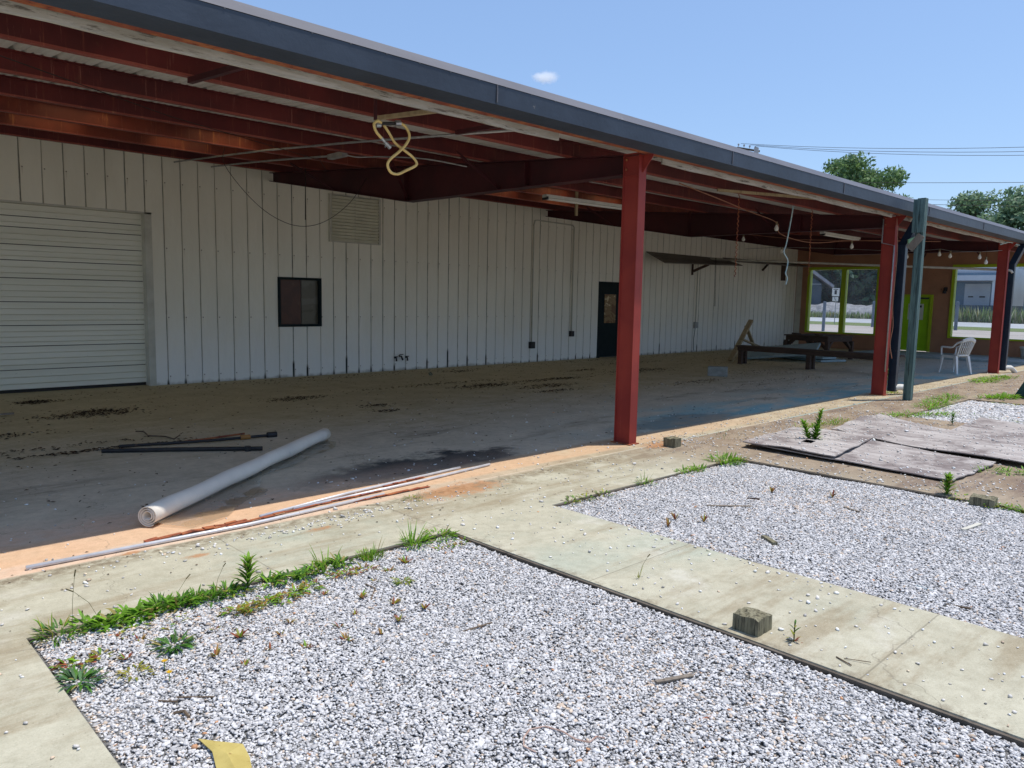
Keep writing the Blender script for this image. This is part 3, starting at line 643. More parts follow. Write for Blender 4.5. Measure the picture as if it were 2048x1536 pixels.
# ================================================================== CANOPY
cp = thing('red_steel_canopy', (11, 5, 0), 'long dark red steel canopy with slate gutter in front of the white warehouse', 'canopy')
COLX = [-.35, 6.62, 13.76, 20.80, 27.4]
def zb(y): return 3.07+.078*(y-5.2)          # underside of purlins
def zd(y): return zb(y)+.165                  # underside of deck
PUR = [5.86+1.36*i for i in range(6)]
SKX = [(2.30, 3.06), (3.98, 4.74), (10.3, 11.0), (11.8, 12.6), (17.4, 18.1), (19.3, 20.0)]; SKY_YS = ((9.58, 9.864), (11.02, 11.296))
def deck(mb, xa, xb, ya, yb):
    k0 = math.floor(xa/.3); 
    for k in range(k0, math.ceil(xb/.3)+1):
        x = k*.3
        pr = [(x, 0), (x+.04, 0), (x+.05, .011), (x+.06, .011), (x+.07, 0), (x+.105, 0), (x+.115, .011), (x+.125, .011), (x+.135, 0), (x+.17, 0), (x+.18, .011), (x+.19, .011), (x+.20, 0), (x+.245, 0), (x+.262, .034), (x+.285, .034), (x+.3, 0)]
        for (x1, h1), (x2, h2) in zip(pr, pr[1:]):
            a, b = max(x1, xa), min(x2, xb)
            if b <= a: continue
            ha = h1+(h2-h1)*(a-x1)/(x2-x1); hb = h1+(h2-h1)*(b-x1)/(x2-x1)
            mb.add([(a, ya, zd(ya)+ha), (b, ya, zd(ya)+hb), (b, yb, zd(yb)+hb), (a, yb, zd(yb)+ha)], [(0, 1, 2, 3)])
X0, X1, Y0, Y1 = -4, 28.2, 4.74, 13.35
dk = MB(); deck(dk, X0, X1, Y0, 9.58); deck(dk, X0, X1, 9.864, 11.02); deck(dk, X0, X1, 11.296, Y1)
xs = [X0]+[v for s in SKX for v in s]+[X1]
for a, b in zip(xs[::2], xs[1::2]):
    for ys in SKY_YS: deck(dk, a, b, *ys)
dk.build('roof_deck', M['deck'], cp, fixn=False)
for a, b in SKX:
    for ys in SKY_YS:
        m = MB(); deck(m, a, b, *ys); m.build('skylight', M['skylight'], cp, fixn=False)
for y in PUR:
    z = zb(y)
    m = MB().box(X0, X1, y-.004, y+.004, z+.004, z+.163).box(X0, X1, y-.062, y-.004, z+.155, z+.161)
    po = m.build('purlin', M['purlin_skylit_rust'] if 9 < y < 12 else M['purlin'], cp)
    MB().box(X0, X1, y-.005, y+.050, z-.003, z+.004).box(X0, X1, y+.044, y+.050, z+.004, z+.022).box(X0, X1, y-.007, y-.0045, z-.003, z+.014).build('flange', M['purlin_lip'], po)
# rafters
for x in COLX:
    yc = 5.04
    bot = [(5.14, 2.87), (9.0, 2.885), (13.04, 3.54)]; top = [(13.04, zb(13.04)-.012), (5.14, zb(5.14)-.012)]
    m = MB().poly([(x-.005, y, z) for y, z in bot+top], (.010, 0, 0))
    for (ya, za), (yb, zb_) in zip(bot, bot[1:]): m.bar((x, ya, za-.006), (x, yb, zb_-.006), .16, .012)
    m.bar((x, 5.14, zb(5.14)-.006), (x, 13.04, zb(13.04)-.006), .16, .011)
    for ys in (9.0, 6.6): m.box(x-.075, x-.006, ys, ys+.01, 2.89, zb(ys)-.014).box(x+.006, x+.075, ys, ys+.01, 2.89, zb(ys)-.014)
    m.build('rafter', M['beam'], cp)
    for ys, py in ((9.0, PUR[2]), (11.0, PUR[4]), (7.1, PUR[1])):
        zl = 2.885+(max(0, ys-9.0))*.162
        MB().bar((x-.01, ys, zl+.01), (x-.62, py+.01, zb(py)+.05), .04, .004).bar((x-.01, ys, zl+.01), (x-.62, py+.01, zb(py)+.05), .004, .04).build('brace', M['beam'], cp)
    # column
    m = MB().box(x-.062, x+.062, 4.93, 4.942, 0.012, 3.05).box(x-.062, x+.062, 5.128, 5.14, .012, 3.06).box(x-.045, x+.005, 4.942, 5.128, .012, 3.04)
    m.box(x-.058, x-.005, 4.942, 5.128, 2.84, 2.852).box(x+.005, x+.058, 4.942, 5.128, 2.84, 2.852).box(x-.062, x+.062, 4.93, 5.14, 3.062, 3.072)
    c = m.build('column', M['column'], cp)
    MB().box(x-.085, x+.085, 4.905, 5.165, 0.001, .012).build('base_plate', M['rust'], c)
    MB().poly([(x-.005, 4.929, 2.87), (x-.005, 4.929, 3.05), (x-.005, 4.80, 3.05), (x-.005, 4.80, 3.03)], (.01, 0, 0)).build('bracket', M['column'], c)
    for zz in (2.9, 3.0): MB().lathe([(0, .0), (.012, 0), (.012, .02), (0, .02)], 6, (x-.06, 5.10, zz)).build('bolt', M['rust'], c)
# eave strut, gutter, flashing
MB().box(X0, X1, 4.800, 4.806, 3.055, zd(4.8)-.004).box(X0, X1, 4.806, 4.90, 3.055, 3.061).box(X0, X1, 4.895, 4.901, 3.061, 3.085).build('eave_strut', M['rust'], cp)
MB().poly([(X0, 4.652, 3.235), (X0, 4.655, 3.085), (X0, 4.79, 3.045), (X0, 4.795, 3.048), (X0, 4.795, 3.235)], (X1-X0, 0, 0)).build('gutter', M['gutter'], cp)
fl_ = MB().poly([(X0, 4.648, 3.238), (X0, 4.76, 3.335), (X0, 4.80, 3.345), (X0, 4.80, 3.238)], (X1-X0, 0, 0))
for i in range(100): fl_.box(-2+i*.29, -1.99+i*.29, 4.6475, 4.653, 3.230, 3.2385)
fl_.build('flashing', M['flash'], cp)
for xs_ in (1.2, 4.28, 7.9, 10.9, 14.4, 17.6, 20.9):
    MB().box(xs_, xs_+.012, 4.645, 4.652, 3.10, 3.236).build('gutter_seam', M['flash'], cp)
# white peeling boards under the eave
def eboard(xa, xb, y, z, seed, h=.09, name='eave_board', dz=0):
    rr = random.Random(seed); m = MB(); n = max(2, int((xb-xa)/.5))
    P = [(xa+(xb-xa)*i/n, y+rr.uniform(-.012, .012), z+dz*i/n+rr.uniform(-.010, .010)) for i in range(n+1)]
    for a, b in zip(P, P[1:]): m.bar(a, b, .022, h)
    for a, b in zip(P, P[1:]): m.bar((a[0], a[1]+.06, a[2]+.035), (b[0], b[1]+.06, b[2]+.035), .12, .018)
    m.build(name, M['board'], cp)
eboard(X0, 5.35, 4.955, 3.05, 1); eboard(7.0, 13.55, 4.955, 3.050, 2); eboard(13.95, 20.6, 4.955, 3.055, 3); eboard(21, 27, 4.955, 3.055, 4)
# loose boards and purlin braces near the hose
MB().bar((3.95, 5.86, 3.10), (4.05, 5.02, 3.06), .05, .03).build('nailed_board', M['tan_wood'], cp)
MB().bar((2.33, 5.86, 3.09), (2.36, 4.98, 3.04), .04, .04).build('brace', M['beam'], cp)
MB().bar((4.83, 5.80, 3.11), (4.70, 4.95, 3.05), .04, .04).build('brace', M['beam'], cp)
MB().bar((9.6, 5.86, 3.10), (11.0, 4.98, 3.05), .035, .035).build('nailed_board', M['tan_wood'], cp)

# ================================================================== OBJECTS ON THE SLAB
def disc_rings(mb, a, b, radii, back=.0):
    """end face of a roll drawn as nested shells"""
def roll():
    A = Vector((1.70, 5.165, .078)); B = Vector((4.16, 7.12, .078)); d = (B-A).normalized()
    u = d.cross(Vector((0, 0, 1))).normalized(); w = Vector((0, 0, 1))
    t = thing('sheet_roll', (A.x, A.y, 0), 'long pale roll of vinyl sheeting lying half in the sun on the slab', 'roll')
    rr = random.Random(4)
    # spiral section extruded
    sec = []; turns = 3.2; N = 96
    def spiral(r0, r1, th):
        o = []; 
        for i in range(N+1):
            k = i/N; a = -2.2+k*turns*2*math.pi; o.append((r0+(r1-r0)*k, a))
        return o
    m = MB(); sp = spiral(.026, .074, 0)
    L = 22
    for j in range(L+1):
        k = j/L; c = A.lerp(B, k)+Vector((0, 0, .003*math.sin(j*1.1))); sag = 1+.03*math.sin(j*.9)+.01*rr.uniform(-1, 1)
        for r_, a in sp:
            m.v.append(tuple(c+u*math.cos(a)*r_*sag+w*math.sin(a)*r_*(sag-.02)))
        for r_, a in sp:
            q = r_-.0045; m.v.append(tuple(c+u*math.cos(a)*q*sag+w*math.sin(a)*q*(sag-.02)))
    n = N+1
    for j in range(L):
        o = j*2*n; p = (j+1)*2*n
        for i in range(N):
            m.f.append((o+i, o+i+1, p+i+1, p+i)); m.f.append((o+n+i+1, o+n+i, p+n+i, p+n+i+1))
    for o in (0, L*2*n):
        for i in range(N): m.f.append((o+i, o+n+i, o+n+i+1, o+i+1))
    ob = m.build('rolled_sheet', simple('vinyl_roll', (.82, .75, .64), (.72, .66, .57), sc=3, rough=.5, stretch=(1, 1, 1), spots=(.52, .50, .44), spot_sc=6, spot_t=.66), t, smooth=True)
    # loose flap of clear film beside it
    m = MB(); nseg = 40; wd = [.02, .07, .13, .19]
    for i in range(nseg+1):
        k = i/nseg; c = A.lerp(B, k*.98+.01); ww = 1.0+.35*math.sin(k*9)+.2*math.sin(k*23)+(.5 if k < .35 else 0)
        if k > .6: ww *= 1.0-(k-.6)*.8
        for q, x in enumerate((0.03, .07, .12, .20)):
            z = .004+(.025 if q == 0 else 0)+abs(math.sin(k*31+q*2.1))*.012*(q > 0)+(.012*math.sin(k*50)**2 if q == 2 else 0)
            p = c+u*x*ww; m.v.append((p.x, p.y, z+.003))
    for i in range(nseg):
        for q in range(3): m.f.append((i*4+q, i*4+q+1, i*4+q+5, i*4+q+4))
    m.build('loose_film', M['film'], t, smooth=True)
roll()

def tagtube(name, pts, r, mat, label, cat, group=None, n=8, smooth=True):
    o = MB().tube(pts, r, n).build(name, M[mat], base=pts[0], smooth=smooth); return tag(o, label, cat, group)
GP = 'metal tubes lying along the slab edge'
tagtube('metal_tube', [(.93, 4.79, .014), (2.2, 4.765, .016), (3.35, 4.86, .014)], .013, 'alu', 'nearest silver tube reaching left end of the slab edge', 'tube', GP)
tagtube('metal_tube', [(4.71, 5.13, .014), (3.77, 5.01, .014), (2.62, 4.93, .014)], .012, 'alu', 'white tube reaching farthest right towards the red column', 'tube', GP)
tagtube('metal_tube', [(4.41, 5.20, .014), (3.16, 5.06, .014), (2.35, 4.90, .014)], .012, 'alu', 'white tube closest to the shade line on the slab edge', 'tube', GP)
def rust_strip(pts, w, label, seed):
    rr = random.Random(seed); m = MB()
    for a, b in zip(pts, pts[1:]):
        n = 9
        for i in range(n):
            p = Vector(a).lerp(Vector(b), i/n); q = Vector(a).lerp(Vector(b), (i+1.05)/n)
            p.z = rr.uniform(.006, .016); q.z = rr.uniform(.006, .016); m.bar(p, q, w*rr.uniform(.5, 1.2), .006)
    tag(m.build('rusty_trim', M['rust'], base=pts[0]), label, 'metal trim', 'rusted trim strips along the slab edge')
rust_strip([(1.58, 4.86, .01), (2.25, 4.90, .01)], .045, 'dark rusted strip at the left ends of the tubes', 1)
rust_strip([(2.0, 4.83, .01), (2.8, 4.93, .01), (3.4, 4.98, .01)], .03, 'orange rusted strip running between the two silver tubes', 2)
rust_strip([(2.85, 4.83, .01), (3.78, 4.85, .01)], .03, 'flaky rusted strip at the right end of the nearest tube', 3)
rust_strip([(3.5, 5.08, .01), (3.95, 5.13, .01)], .02, 'short rusted flake strip beside the farthest tube', 4)
tag(MB().tube([(2.2, 7.88, .02), (2.7, 7.56, .022), (3.42, 7.05, .024)], .021).lathe([(0, -.0), (.03, 0), (.03, .05), (0, .05)], 10, (3.30, 7.12, .0)).build('black_pipe', M['black'], base=(2.2, 7.88, 0)), 'thick black pipe on the shaded slab nearest the pale roll', 'pipe', 'black pipes on the shaded slab')
bp = MB().tube([(2.4, 8.02, .02), (3.2, 7.76, .022), (3.82, 7.67, .024)], .015).build('black_pipe', M['black'], base=(2.4, 8.02, 0)); tag(bp, 'middle black pipe with a brass collar and end fitting', 'pipe', 'black pipes on the shaded slab')
MB().tube([(3.50, 7.718, .024), (3.60, 7.705, .024)], .026).build('collar', simple('orange_brass', (.42, .19, .05), rough=.5), bp)
MB().tube([(3.78, 7.675, .026), (3.88, 7.66, .026)], .032).build('fitting', M['black'], bp)
tagtube('rusty_rod', [(2.77, 7.92, .012), (3.2, 7.93, .012), (3.66, 7.97, .016)], .010, 'rust', 'thin rusty rod farthest back of the pipes on the slab', 'rod')
tagtube('twig', [(2.80, 8.78, .02), (2.84, 8.66, .03), (2.83, 8.5, .01), (2.95, 8.33, .012), (2.97, 8.13, .01), (3.06, 8.22, .03)], .008, 'twig', 'crooked twig on the shaded slab behind the black pipes', 'twig', n=5)
tag(MB().bar((1.5, 11.0, .02), (2.07, 10.86, .03), .05, .02).build('stick', M['old_wood'], base=(2.07, 10.86, 0)), 'pale stick of wood at the left edge in front of the roll-up door', 'stick')
tag(MB().box(-.2, .2, -.1, .1, 0, .2).build('concrete_block', M['block'], base=(0, 0, 0), bevel=.008), 'grey concrete block alone on the slab right of the red column', 'block')
cb = COL.objects['concrete_block']; cb.location = (14.28, 8.5, 0); cb.rotation_euler = (0, 0, R(-62))
rk = MB(); rk.v = [tuple(v*np.array([.05, .035, .04])+np.array([9.3, 11.9, .03])) for v in IV]; rk.f = [tuple(f) for f in IF]
tag(rk.jitter(.008, 9).build('rock', M['stub'], base=(9.3, 11.9, 0)), 'lone brown lump near the wall below the garden taps', 'rock')

# wooden post stubs
def stub(cx, cy, sx, sy, h, label, rz=0, seed=0, z0=-.0):
    m = MB(); rr = random.Random(seed); n = 5
    # top surface with chipped grain
    xs_ = [(-sx+2*sx*i/n) for i in range(n+1)]; ys_ = [(-sy+2*sy*i/n) for i in range(n+1)]
    V = {}
    for i, x in enumerate(xs_):
        for j, y in enumerate(ys_):
            V[i, j] = len(m.v); m.v.append((x, y, h+rr.uniform(-.008, .008)))
    for i in range(n):
        for j in range(n): m.f.append((V[i, j], V[i+1, j], V[i+1, j+1], V[i, j+1]))
    ring = [V[i, 0] for i in range(n+1)]+[V[n, j] for j in range(1, n+1)]+[V[i, n] for i in range(n-1, -1, -1)]+[V[0, j] for j in range(n-1, 0, -1)]
    base = []
    for k in ring: base.append(len(m.v)); v = m.v[k]; m.v.append((v[0]+rr.uniform(-.003, .003), v[1]+rr.uniform(-.003, .003), z0))
    for a in range(len(ring)): b = (a+1) % len(ring); m.f.append((ring[b], ring[a], base[a], base[b]))
    o = m.build('post_stub', M['stub'], base=(0, 0, 0)); o.location = (cx, cy, 0); o.rotation_euler = (0, 0, rz)
    tag(o, label, 'post stub', 'sawn-off wooden post stubs')
stub(3.28, 1.70, .066, .066, .078, 'sawn-off wooden post stub on the near path between the gravel beds', 0, 1, -.05)
stub(6.88, 4.60, .07, .07, .095, 'sawn-off wooden post stub beside the base of the red column', .1, 2)
stub(6.83, 1.64, .065, .085, .055, 'low sawn-off post stub among weeds in front of the plywood', .05, 3, -.05)

# weathered plywood sheets
def sheet(corners, z, label, warp, seed, thick=.010, hole=None):
    rr = random.Random(seed); n = 18; ph = [rr.uniform(0, 6) for _ in range(4)]
    m = MB(); P = [Vector((*c, 0)) for c in corners]
    def pt(u, v, dz):
        ru = u+.004*math.sin(v*23+ph[0])*(abs(u-.5) > .49); rv = v+.004*math.sin(u*29+ph[1])*(abs(v-.5) > .49)
        p = P[0].lerp(P[1], ru).lerp(P[3].lerp(P[2], ru), rv)
        h = z+warp*(.5*(math.sin(u*3.3+ph[2])**2)+.5*(math.sin(v*2.7+ph[3])**2))+.004*math.sin(u*17+v*11+ph[0])
        return (p.x, p.y, h+dz)
    for dz in (0, -thick):
        for i in range(n+1):
            for j in range(n+1): m.v.append(pt(i/n, j/n, dz))
    q = (n+1)**2; ix = lambda i, j: i*(n+1)+j
    for i in range(n):
        for j in range(n):
            if hole and abs(i/n-hole[0]) < .05 and abs(j/n-hole[1]) < .06: continue
            m.f.append((ix(i, j), ix(i+1, j), ix(i+1, j+1), ix(i, j+1))); m.f.append((q+ix(i, j), q+ix(i, j+1), q+ix(i+1, j+1), q+ix(i+1, j)))
    for k in range(n):
        for a, b in ((ix(k, 0), ix(k+1, 0)), (ix(k+1, n), ix(k, n)), (ix(0, k+1), ix(0, k)), (ix(n, k), ix(n, k+1))): m.f.append((a, b, q+b, q+a))
    o = m.build('plywood_sheet', M['sheet'], base=(*corners[0], 0)); tag(o, label, 'plywood sheet', 'weathered plywood sheets on the path')
    for p_ in o.data.polygons: p_.use_smooth = False
sheet([(7.40, 2.03), (8.60, 1.98), (8.92, 3.9), (7.48, 4.0)], .020, 'rough weathered plywood sheet in front, strewn with stones', .025, 5)
sheet([(8.62, 1.62), (9.84, 1.60), (10.9, 3.95), (9.1, 3.85)], .030, 'curled plywood sheet behind, with a raised far corner', .075, 6)
sheet([(9.86, 1.5), (11.2, 1.4), (12.0, 3.0), (10.3, 2.9)], .022, 'plywood sheet at the right edge of the picture beside the far gravel', .03, 8)
sheet([(7.42, 3.08), (8.95, 3.28), (8.85, 4.2), (7.44, 4.08)], .058, 'small plywood piece on top with a green weed growing through', .03, 7, hole=(.32, .42))

scatter()
# ------------------------------------------------------------------ plants
class PL:
    def __init__(s): s.V = []; s.F = []; s.C = []
    def blade(s, b, d, L, w, droop, col, seg=3, tipc=None):
        b = Vector(b); d = Vector(d).normalized(); side = d.cross(Vector((0, 0, 1)))
        if side.length < .05: side = Vector((1, 0, 0))
        side.normalize(); o = len(s.V); p = b.copy(); dd = d.copy()
        for i in range(seg+1):
            k = i/seg; ww = w*(math.sin(math.pi*min(.999, k*.85+.12)) if i < seg else .05)
            cc = col if tipc is None else tuple(col[j]*(1-k)+tipc[j]*k for j in range(3))
            s.V += [tuple(p-side*ww/2), tuple(p+side*ww/2)]; s.C += [cc, cc]
            p = p+dd*(L/seg); dd = (dd+Vector((0, 0, -droop/seg))).normalized()
        for i in range(seg): a = o+2*i; s.F.append((a, a+1, a+3, a+2))
        return p
    def stem(s, pts, r, col):
        m = MB().tube(pts, r, 3, False); o = len(s.V); s.V += m.v; s.F += [tuple(i+o for i in f) for f in m.f]; s.C += [col]*len(m.v)
    def build(s, name, label, cat, base, group=None, **k):
        V = np.array(s.V)-np.array(base); o = np_mesh(name, V, np.array(s.F), M['leaf_attr'], np.array(s.C)); o.location = base
        return tag(o, label, cat, group)
G1, G2, G3, GY, GR, GO = (.15, .33, .025), (.22, .42, .035), (.09, .22, .035), (.34, .36, .04), (.36, .10, .05), (.40, .22, .06)
def gc(rr, pal): 
    c = rr.choice(pal); k = rr.uniform(.6, 1.35)
    if rr.random() < .09: c = (.36, .30, .10)
    k = k; return tuple(x*k for x in c)
def clump(p, cx, cy, z, r, n, L, w, pal, rr, up=.6, droop=1.2):
    for _ in range(int(n*1.05)):
        a = rr.uniform(0, 6.283); q = r*1.15*rr.random()**.6; el = rr.uniform(.15, 1.0)*up
        p.blade((cx+q*math.cos(a), cy+q*math.sin(a), z+rr.uniform(0, .02)), (math.cos(a+rr.uniform(-.6, .6)), math.sin(a+rr.uniform(-.6, .6)), el*1.6), L*.85*rr.uniform(.4, 1.15), w*rr.uniform(.6, 1.1), droop*rr.uniform(.4, 1.3), gc(rr, pal))
def tuft(p, cx, cy, z, r, n, h, pal, rr, w=.004):
    for _ in range(n):
        a = rr.uniform(0, 6.283); q = r*math.sqrt(rr.random())
        p.blade((cx+q*math.cos(a), cy+q*math.sin(a), z), (math.cos(a)*.5, math.sin(a)*.5, rr.uniform(.6, 1.5)), h*.78*rr.uniform(.4, 1.15), w, rr.uniform(.1, .9), gc(rr, pal), 4)
def herb(p, x, y, z, h, n, L, w, pal, rr, lean=(0, 0)):
    top = Vector((x+lean[0], y+lean[1], z+h)); b = Vector((x, y, z)); p.stem([b, b.lerp(top, .5), top], .0035, (.12, .17, .04))
    for i in range(n):
        k = .12+.88*i/n; a = i*2.4+rr.uniform(-.3, .3); c = b.lerp(top, k)
        p.blade(c, (math.cos(a), math.sin(a), .7+.8*k), L*(1.1-.5*k), w, .9, gc(rr, pal))
def seedhead(p, x, y, z, h, rr, lean):
    pts = [(x, y, z), (x+lean[0]*.4, y+lean[1]*.4, z+h*.42), (x+lean[0], y+lean[1], z+h*.72)]
    h *= .72; p.stem(pts, .0011, (.22, .22, .09)); p.stem([pts[2], (x+lean[0]*1.3, y+lean[1]*1.3, z+h*1.12)], .0035, (.20, .17, .08))
def weed(cx, cy, label, fn, seed, name='weed_clump', cat='weed', z=-.02, group='weeds at the gravel edges'):
    rr = random.Random(seed); p = PL(); fn(p, cx, cy, z, rr); p.build(name, label, cat, (cx, cy, z), group)
def W_corner(p, x, y, z, rr):
    clump(p, x, y, z, .07, 70, .10, .012, [G1, G3], rr, 1.0); tuft(p, x-.03, y, z, .05, 25, .13, [G1, GY], rr); seedhead(p, x+.06, y+.02, z, .36, rr, (.02, 0)); seedhead(p, x+.1, y, z, .12, rr, (.0, 0))
weed(.85, 3.80, 'feathery green weed clump at the left corner of the nearest gravel bed', W_corner, 21)
def W_mat(p, x, y, z, rr):
    for i in range(6): clump(p, x-.18+i*.08, y+rr.uniform(-.05, .03), z, .06, 60, .085, .020, [G1, G2, G1], rr, .8)
    clump(p, x, y-.10, z, .16, 60, .05, .018, [G2, GY], rr, .5); seedhead(p, x-.14, y+.05, z+.02, .22, rr, (-.1, .02))
weed(1.17, 3.78, 'broad bright green leafy mat at the left of the weedy timber edge', W_mat, 22)
def W_dark(p, x, y, z, rr):
    for i in range(5): clump(p, x-.15+i*.08, y+rr.uniform(-.03, .03), z, .05, 60, .09, .012, [G3, G1], rr, 1.1)
    seedhead(p, x+.12, y+.02, z, .2, rr, (.05, .0)); seedhead(p, x-.1, y, z, .16, rr, (.09, .05))
weed(1.45, 3.79, 'darker narrow-leaved weed clump left of the upright rosette stem', W_dark, 23)
weed(1.73, 3.77, 'upright spiky rosette weed standing on the timber edge', lambda p, x, y, z, rr: (herb(p, x, y, z, .17, 40, .10, .018, [G2, G1], rr, (.01, 0)), clump(p, x-.06, y-.02, z, .05, 30, .06, .016, [G1, GY], rr)), 24)
def W_low(p, x, y, z, rr):
    for i in range(6): clump(p, x-.22+i*.085, y+rr.uniform(-.05, .05), z, .05, 34, .06, .015, [G1, GY, G2, GO], rr, .5)
weed(1.78, 3.55, 'low yellow-green creeping weed patch in front of the upright rosette', W_low, 25)
def W_long(p, x, y, z, rr):
    for i in range(6): clump(p, x-.22+i*.09, y+rr.uniform(-.03, .02), z, .045, 38, .09, .017, [G1, G2, G3], rr, .9)
    tuft(p, x+.12, y, z, .08, 16, .22, [G2], rr, .007)
weed(2.08, 3.76, 'long grassy weed clump just right of the upright rosette', W_long, 26)
weed(2.26, 3.62, 'yellowing and reddish low weed patch below the grassy clump', lambda p, x, y, z, rr: [clump(p, x-.1+i*.07, y+rr.uniform(-.04, .04), z, .04, 26, .05, .012, [GY, GO, GR, G2], rr, .6) for i in range(4)], 27)
weed(2.50, 3.77, 'round dense lime-green tuft on the timber edge', lambda p, x, y, z, rr: (tuft(p, x, y, z, .075, 190, .07, [G2, (.17, .30, .03)], rr, .006), tuft(p, x+.03, y, z, .03, 8, .17, [G1], rr, .005)), 28)
weed(2.86, 3.79, 'grass clump with long blades left of the last edge clump', lambda p, x, y, z, rr: (clump(p, x, y, z, .09, 90, .07, .013, [G1, G2], rr, .9), tuft(p, x-.04, y, z, .05, 26, .20, [G1, G2], rr, .006)), 29)
weed(3.02, 3.62, 'small green and orange sprouts below the edge clumps on the right', lambda p, x, y, z, rr: [clump(p, x-.12+i*.08, y+rr.uniform(-.05, .05), z, .03, 16, .04, .011, [GY, GO, G2], rr, .6) for i in range(4)], 30)
weed(3.06, 3.80, 'bright green clump nearest the inner corner of the near gravel bed', lambda p, x, y, z, rr: clump(p, x, y, z, .09, 110, .075, .011, [G2, G1], rr, .8), 31)
weed(1.20, 3.36, 'dark green rosette weed alone in the gravel', lambda p, x, y, z, rr: (clump(p, x, y, z, .05, 80, .085, .013, [G3, (.08, .20, .05)], rr, .45, .8), seedhead(p, x, y, z, .12, rr, (.02, .03))), 32)
weed(.80, 3.28, 'grey-green rosette weed on the concrete edge at left', lambda p, x, y, z, rr: clump(p, x, y, z, .05, 60, .09, .014, [G3, (.10, .22, .08)], rr, .5, .8), 33)
weed(.86, 3.46, 'small red and yellow-green weed above the grey-green rosette', lambda p, x, y, z, rr: [clump(p, x-.06+i*.06, y+rr.uniform(-.02, .02), z, .03, 20, .05, .018, [G2, GR, GY], rr, .5) for i in range(3)], 34)
weed(.98, 3.20, 'pale yellow weed sprig right of the grey-green rosette', lambda p, x, y, z, rr: clump(p, x, y, z, .05, 26, .06, .012, [GY, (.4, .36, .08)], rr, .6), 35)
weed(1.62, 3.50, 'brownish feathery weed in the gravel behind the reddish sprouts', lambda p, x, y, z, rr: clump(p, x, y, z, .05, 40, .07, .007, [GO, (.12, .09, .03), GY], rr, .7), 36)
weed(2.40, 3.30, 'compact yellow-green tuft in the middle of the near gravel', lambda p, x, y, z, rr: clump(p, x, y, z, .035, 50, .055, .010, [GY, G2], rr, .8), 37)
weed(3.42, 2.47, 'thin lone grass stalk at the edge of the path between beds', lambda p, x, y, z, rr: (tuft(p, x, y, z, .02, 7, .09, [GY], rr, .003), seedhead(p, x, y, z, .16, rr, (.05, -.02))), 38, z=0)
weed(3.30, 1.50, 'small upright weed with dark red base beside the big post stub', lambda p, x, y, z, rr: (herb(p, x, y, z, .11, 9, .05, .010, [GY, GR, G3], rr), clump(p, x, y, z, .015, 6, .05, .01, [GR], rr)), 39, z=-.02)
def W_tan(p, x, y, z, rr):
    clump(p, x, y, z, .06, 30, .05, .010, [GY, G3], rr, .6); tuft(p, x, y, z, .08, 20, .08, [(.32, .28, .12)], rr, .003)
weed(3.45, 4.62, 'dry little weed with loose stones beside the metal tubes', W_tan, 40, z=0)
weed(4.50, 3.83, 'dull green creeping weed at the left corner of the second gravel bed', lambda p, x, y, z, rr: [clump(p, x-.15+i*.1, y+rr.uniform(-.05, .03), z, .05, 30, .06, .013, [G1, GY, (.10, .10, .04)], rr, .7) for i in range(5)], 41)
weed(5.32, 3.82, 'small grass tuft midway along the back edge of the second bed', lambda p, x, y, z, rr: (clump(p, x, y, z, .07, 40, .07, .012, [G1, G2], rr, .8), tuft(p, x, y, z, .05, 14, .16, [GY, G1], rr)), 42)
weed(6.02, 3.82, 'spreading green clump left of the big tuft at the second bed', lambda p, x, y, z, rr: [clump(p, x-.1+i*.12, y, z, .06, 50, .08, .014, [G1, G2], rr, .9) for i in range(3)], 43)
weed(6.68, 3.84, 'big bright green clump at the right back corner of the second bed', lambda p, x, y, z, rr: (clump(p, x, y, z, .15, 190, .11, .015, [G2, G1], rr, 1.0), tuft(p, x, y, z, .1, 20, .18, [G1], rr)), 44)
weed(8.12, 3.62, 'tall leafy weed growing up through the small plywood piece', lambda p, x, y, z, rr: (herb(p, x, y, z, .36, 70, .095, .024, [G1, G2], rr, (.10, -.03)), herb(p, x+.02, y+.04, z, .24, 54, .10, .024, [G1, G2], rr, (-.10, .05)), herb(p, x, y-.03, z, .18, 44, .10, .024, [G1], rr, (.02, 0))), 45, z=.03)
weed(6.93, 1.93, 'leafy bright weed standing left of the low post stub', lambda p, x, y, z, rr: (herb(p, x, y, z, .17, 56, .10, .022, [G2, G1], rr), clump(p, x+.0, y-.1, z, .10, 60, .06, .014, [G1, GY], rr)), 46, z=-.02)
weed(6.86, 1.50, 'yellow-green mat wrapped round the foot of the low post stub', lambda p, x, y, z, rr: [clump(p, x+rr.uniform(-.06, .06), y+.12-i*.08, z, .06, 50, .07, .014, [G2, GY, G1], rr, .7) for i in range(5)], 47)
def strip(dx, n, L, w, pal, r, up=.8):
    def f(p, x, y, z, rr):
        for i in range(n): clump(p, x+dx[0]*i, y+dx[1]*i+rr.uniform(-.05, .05), z, r, 36, L, w, pal, rr, up)
    return f
weed(8.2, 1.95, 'grass strip in front of the right-hand plywood sheets', strip((.10, -.13), 7, .09, .014, [G1, G2], .09), 48, z=0)
weed(9.15, 4.25, 'grass strip behind the plywood sheets', strip((.14, -.02), 8, .10, .010, [G1, G2, GY], .10, 1.0), 49, z=0)
weed(11.25, 3.95, 'grass patch at the near corner of the far gravel bed', strip((.12, -.06), 8, .11, .016, [G2, G1], .14), 50, z=-.01)
weed(12.6, 3.88, 'wide green grass patch along the back of the far gravel bed', strip((.15, .02), 15, .12, .018, [G2, G1], .18), 51, z=-.01)
weed(11.1, 3.10, 'small dark weed between plywood and far gravel bed', lambda p, x, y, z, rr: herb(p, x, y, z, .14, 30, .08, .016, [G3], rr), 52, z=0)
